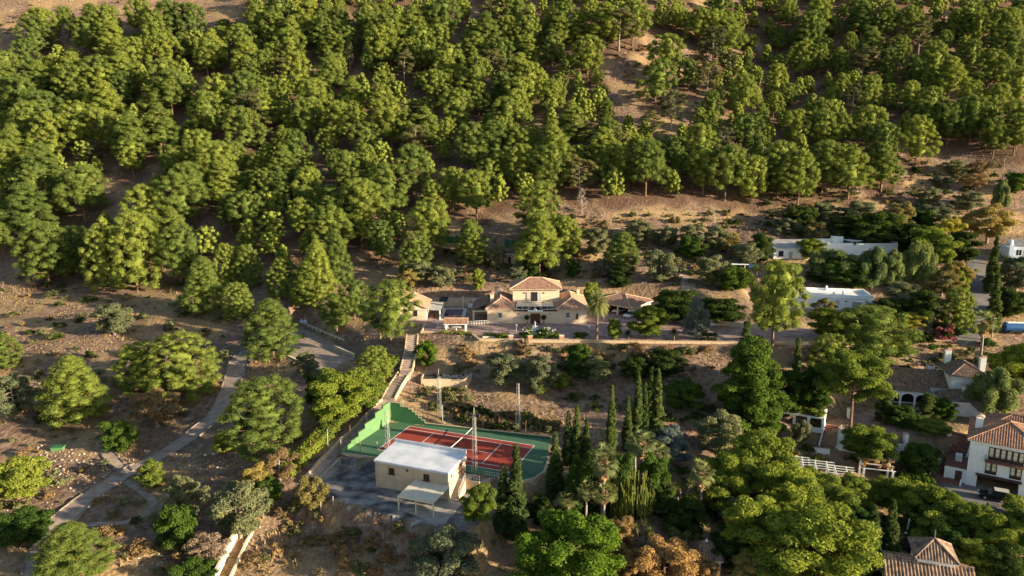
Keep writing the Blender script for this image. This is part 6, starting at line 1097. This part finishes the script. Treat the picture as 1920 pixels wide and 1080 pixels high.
hedge('dark hedge row below the brick steps', P(1690, 905), P(1745, 915), 1.6, 1.6, 'leaf_citrus', None, 26)
hedge('clipped hedge along the lawn at the right edge of the lane', P(1880, 585), P(1918, 588), 2.6, 2.4, 'leaf_darkleaf', None, 27)
hedge('low flowering hedge above the country house', P(1640, 648), P(1740, 640), 2.2, 1.8, 'leaf_darkleaf', None, 28)
hedge('hedge along the back of the long white house', G(1510, 525, 12), G(1640, 530, 12), 2.0, 2.6, 'leaf_darkleaf', 9.5, 29)
o = plant('green_shrub', 1780, 600, 642, 56, 'bougainvillea bush with pink flowers beside the lane', name='bougainvillea'); o2 = KIND['pink_shrub'][0][2][0][1]; q = link('flowers', o2, o); q.scale = (.9, .9, .95); q.location = (.35, -.2, .12)
plant('purple_shrub', 1740, 1008, 1040, 84, 'purple bougainvillea behind the lantern roof', name='bougainvillea')
# ------------------------------------------------------------------ scrub: low bushes on the open ground
SC = [('left', [(0, 545), (330, 560), (470, 620), (430, 720), (330, 790), (90, 820), (0, 800)], 56, 'low scrub bush on the dry left hillside', ('shrub', 'dry_shrub', 'grey_shrub', 'dark_shrub')),
      ('clear', [(60, 480), (330, 500), (470, 600), (330, 600), (0, 560)], 20, 'low bush at the foot of the left wood', ('shrub', 'dark_shrub', 'dry_shrub')),
      ('lowleft', [(0, 830), (160, 830), (320, 870), (420, 960), (380, 1080), (220, 1080), (0, 1080)], 26, 'small dry bush on the bare ground at the lower left', ('dry_shrub', 'shrub', 'grey_shrub')),
      ('field', [(480, 960), (620, 950), (760, 990), (860, 1060), (760, 1080), (470, 1080)], 26, 'brown weedy bush on the rough field in front of the carport', ('dry_shrub', 'dry_shrub', 'shrub')),
      ('bank', [(830, 645), (1330, 655), (1340, 720), (1000, 735), (880, 700)], 50, 'dry brown bush on the bank below the villa', ('dry_shrub', 'dry_shrub', 'shrub')),
      ('behindcourt', [(830, 760), (1030, 790), (1060, 810), (900, 805), (840, 790)], 30, 'brush in the shade behind the tennis court', ('dark_shrub', 'dry_shrub', 'shrub')),
      ('mid', [(1060, 740), (1340, 760), (1320, 800), (1250, 800), (1080, 760)], 14, 'low bush on the shaded ground below the bank', ('dark_shrub', 'shrub')),
      ('back', [(780, 470), (1000, 480), (1380, 440), (1420, 520), (1240, 545), (1060, 520), (800, 535)], 110, 'low bush on the terraces behind the villa', ('shrub', 'dry_shrub', 'grey_shrub', 'dark_shrub')),
      ('strip', [(960, 410), (1400, 400), (1440, 440), (1000, 450)], 62, 'low bush along the dry strip under the wood', ('shrub', 'dry_shrub', 'dark_shrub')),
      ('rightslope', [(1430, 380), (1690, 300), (1880, 310), (1800, 420), (1600, 440), (1440, 450)], 130, 'low bush on the terraced field at the upper right', ('shrub', 'dry_shrub', 'grey_shrub', 'dark_shrub')),
      ('lane', [(1650, 560), (1810, 560), (1800, 640), (1660, 650)], 22, 'low bush beside the lane on the right', ('shrub', 'dark_shrub', 'bright_shrub')),
      ('knoll', [(1140, 60), (1340, 70), (1360, 200), (1180, 200)], 40, 'small bush on the bare knoll', ('shrub', 'dry_shrub', 'dry_shrub')),
      ('hilltop', [(0, 5), (240, 5), (400, 25), (330, 55), (60, 75), (0, 70)], 34, 'small dry bush on the bare hilltop at the upper left', ('dry_shrub', 'shrub', 'dry_shrub')),
      ('garden', [(1050, 900), (1420, 870), (1440, 1000), (1350, 1070), (1000, 980)], 44, 'dark undergrowth shrub among the palms', ('dark_shrub', 'green_shrub', 'bright_shrub')),
      ('below', [(1440, 830), (1760, 870), (1780, 1000), (1600, 1070), (1500, 960)], 44, 'dark undergrowth shrub among the lower right trees', ('dark_shrub', 'green_shrub', 'shrub')),
      ('house', [(1560, 740), (1860, 700), (1870, 640), (1640, 640)], 30, 'garden shrub round the country house', ('dark_shrub', 'green_shrub', 'shrub')),
      ('stepside', [(790, 725), (890, 735), (860, 770), (770, 770)], 10, 'small plant on the earth below the planter bed', ('grey_shrub', 'shrub'))]
KEEP = [(np.array(p_), m_) for p_, m_ in ((VILLA, 1), (COURT, 1.), (YARD, .5), (DRIVE, .5))]
LINES = [(PATH, 2.6), (LANE, 2.6), (ROAD, 3), (LOOP, .9), (RAMP, 1.2), (np.array([S1[0], S1[-1]]), 2), (np.array([S2[0], S2[-1]]), 2)]
FOOT = []
bpy.context.view_layer.update()
for o in list(COL.objects):
    if o.parent is None and o.get('category') in ('house', 'building', 'garage', 'hut', 'shed', 'pergola', 'carport', 'stairs', 'swimming pool', 'arbour'):
        pts = [c.matrix_world @ __import__('mathutils').Vector(b) for c in o.children if c.type == 'MESH' for b in c.bound_box]
        if pts: FOOT.append((min(p_[0] for p_ in pts), max(p_[0] for p_ in pts), min(p_[1] for p_ in pts), max(p_[1] for p_ in pts)))
def blocked(Q, road_only=False):
    bad = np.zeros(len(Q), bool)
    for poly, m_ in KEEP: bad |= poly_sd(Q, poly) < m_
    for L_, w_ in LINES:
        R2 = resample(L_[:, :2], 1.0); bad |= (((Q[:, None]-R2[None])**2).sum(-1)).min(1) < w_*w_
    for a, b, c, d_ in FOOT: bad |= (Q[:, 0] > a-.3) & (Q[:, 0] < b+.3) & (Q[:, 1] > c-.3) & (Q[:, 1] < d_+.3)
    return bad
sr = random.Random(4); SCR = []
for key, poly, n, lb, kinds in SC:
    PATCH = []; pp = np.array(poly, float); k = 0; tries = 0; n = int(n*2.6)
    while k < n and tries < n*12:
        tries += 1; u, v_ = sr.uniform(*[pp[:, 0].min(), pp[:, 0].max()]), sr.uniform(pp[:, 1].min(), pp[:, 1].max())
        if poly_sd(np.array([[u, v_]]), pp)[0] > 0: continue
        q = P(u, v_)
        if blocked(q[None, :2])[0]: continue
        s_ = sr.choice((.5, .7, .9, 1.2, 1.6)); kd = sr.choice(kinds); k += 1
        if s_ < .9: SCR.append((kd, q, s_)); continue
        if sr.random() < .76: SCR.append((kd, q, s_)); continue
        o = plant(kd, u, 0, 0, 0, lb, 'bushes: '+key, at=q, Hm=1.3*s_*sr.uniform(.7, 1.3), Wm=2.1*s_*sr.uniform(.8, 1.3)); PATCH.append((u, o))
    for j, (u_, o) in enumerate(sorted(PATCH, key=lambda q: q[0])): o['label'] = ' '.join(lb.split()[:11])+', '+ordinal(j+1)+' from the left'
def undergrowth(spots):
    by = {}
    for kd, q, s_ in spots: by.setdefault(kd, []).append((q, s_))
    V_, F_, mi, mats, n = [], [], [], [], 0
    for kd, L_ in by.items():
        me = KIND[kd+'_low'][0][2][0][1]; mats.append(me.materials[0]); v_ = np.empty(len(me.vertices)*3, np.float32); me.vertices.foreach_get('co', v_); v_ = v_.reshape(-1, 3); f_ = np.empty(len(me.loops), np.int32); me.loops.foreach_get('vertex_index', f_); f_ = f_.reshape(-1, 3)
        for q, s_ in L_:
            a = sr.uniform(0, 6.28); c_, d_ = math.cos(a), math.sin(a); g_ = s_*sr.uniform(.75, 1.1); V_.append(np.stack([v_[:, 0]*c_-v_[:, 1]*d_, v_[:, 0]*d_+v_[:, 1]*c_, v_[:, 2]*.85], 1)*g_+np.array([q[0], q[1], q[2]-.06])); F_.append(f_+n); n += len(v_); mi += [len(mats)-1]*len(f_)
    me = tri_mesh('undergrowth', np.concatenate(V_), np.concatenate(F_)); [me.materials.append(m_) for m_ in mats]; me.polygons.foreach_set('material_index', np.array(mi, np.int32)); o = struct(link('undergrowth', me), 'stuff'); o['label'] = 'small scattered undergrowth on the open ground'; print('undergrowth tris', len(me.polygons))
undergrowth(SCR)
# ------------------------------------------------------------------ dry grass and stones, too many to count
rng = np.random.RandomState(21)
def scatter(n, v0, v1, u0=-60, u1=1980):
    uu = rng.uniform(u0, u1, n); vv = rng.uniform(v0, v1, n); Y = rng.uniform(86, 250, n); return uu, vv
N = 90000; X = rng.uniform(-1, 1, N); Yg = 84+rng.rand(N)**1.25*240; Xg = X*Yg*.74
den = vnoise(Xg, Yg, 6, 40)+.6*vnoise(Xg, Yg, 2, 41); ok = (den > .02) & (np.abs(Xg) < 320); Q = np.stack([Xg[ok], Yg[ok]], 1)
keep = np.concatenate([~blocked(Q[i:i+4000]) for i in range(0, len(Q), 4000)]); Q = Q[keep]; n = len(Q); z = hz(Q[:, 0], Q[:, 1])
h = (.16+.34*rng.rand(n))*(1+.6*(vnoise(Q[:, 0], Q[:, 1], 9, 44) > .1)); a = rng.rand(n)*6.28; w_ = .10+.16*rng.rand(n); V = np.empty((n, 3, 3)); B = np.c_[Q, z-.03]
V[:, 0] = B+np.c_[np.cos(a)*w_, np.sin(a)*w_, 0*a]; V[:, 1] = B-np.c_[np.cos(a)*w_, np.sin(a)*w_, 0*a]; V[:, 2] = B+np.c_[rng.randn(n)*.12, rng.randn(n)*.12, h]
me = tri_mesh('dry_grass', V.reshape(-1, 3)); M['straw'] = leafmat('straw', (.30, .22, .12), .2, .3); me.materials.append(M['straw']); o = struct(link('dry_grass', me), 'stuff'); o['label'] = 'short dry grass tufts over the open slopes'
def stones(name, label, spec, seed):
    r = np.random.RandomState(seed); Vs = []; Fs = []; k = 0
    for poly, cnt, s0, s1 in spec:
        pp = np.array(poly, float)
        for _ in range(cnt):
            u, v_ = r.uniform(pp[:, 0].min(), pp[:, 0].max()), r.uniform(pp[:, 1].min(), pp[:, 1].max())
            if poly_sd(np.array([[u, v_]]), pp)[0] > 0: continue
            q = P(u, v_); s_ = s0+(s1-s0)*r.rand()**2; Vs.append(ICO_V*s_*(.6+.7*r.rand(12, 1))*np.array([1, 1, .7])+q); Fs.append(ICO_F+12*k); k += 1
    me = tri_mesh(name, np.concatenate(Vs), np.concatenate(Fs)); me.materials.append(M['rubble']); o = struct(link(name, me), 'stuff'); o['label'] = label
M['rubble'] = mat('rubble', (.36, .31, .26), .95, .3, 1.5)
stones('rubble', 'loose pale stones scattered over the bare ground', [([(70, 830), (200, 830), (215, 890), (150, 930), (60, 900)], 420, .06, .3), ([(250, 1010), (330, 1010), (380, 1060), (250, 1080)], 260, .06, .25), ([(330, 850), (450, 850), (420, 880), (320, 880)], 120, .08, .3), ([(0, 920), (110, 930), (60, 1000), (0, 1000)], 120, .06, .25), ([(640, 960), (800, 1000), (860, 1060), (700, 1075)], 260, .06, .25), ([(480, 960), (620, 960), (560, 1060), (480, 1060)], 160, .06, .25), ([(860, 680), (930, 690), (900, 720), (860, 710)], 120, .08, .3), ([(1150, 90), (1340, 60), (1350, 200), (1180, 190)], 260, .1, .4), ([(0, 0), (400, 0), (380, 40), (0, 70)], 260, .1, .45), ([(1290, 680), (1400, 690), (1340, 730)], 100, .1, .35)], 8)
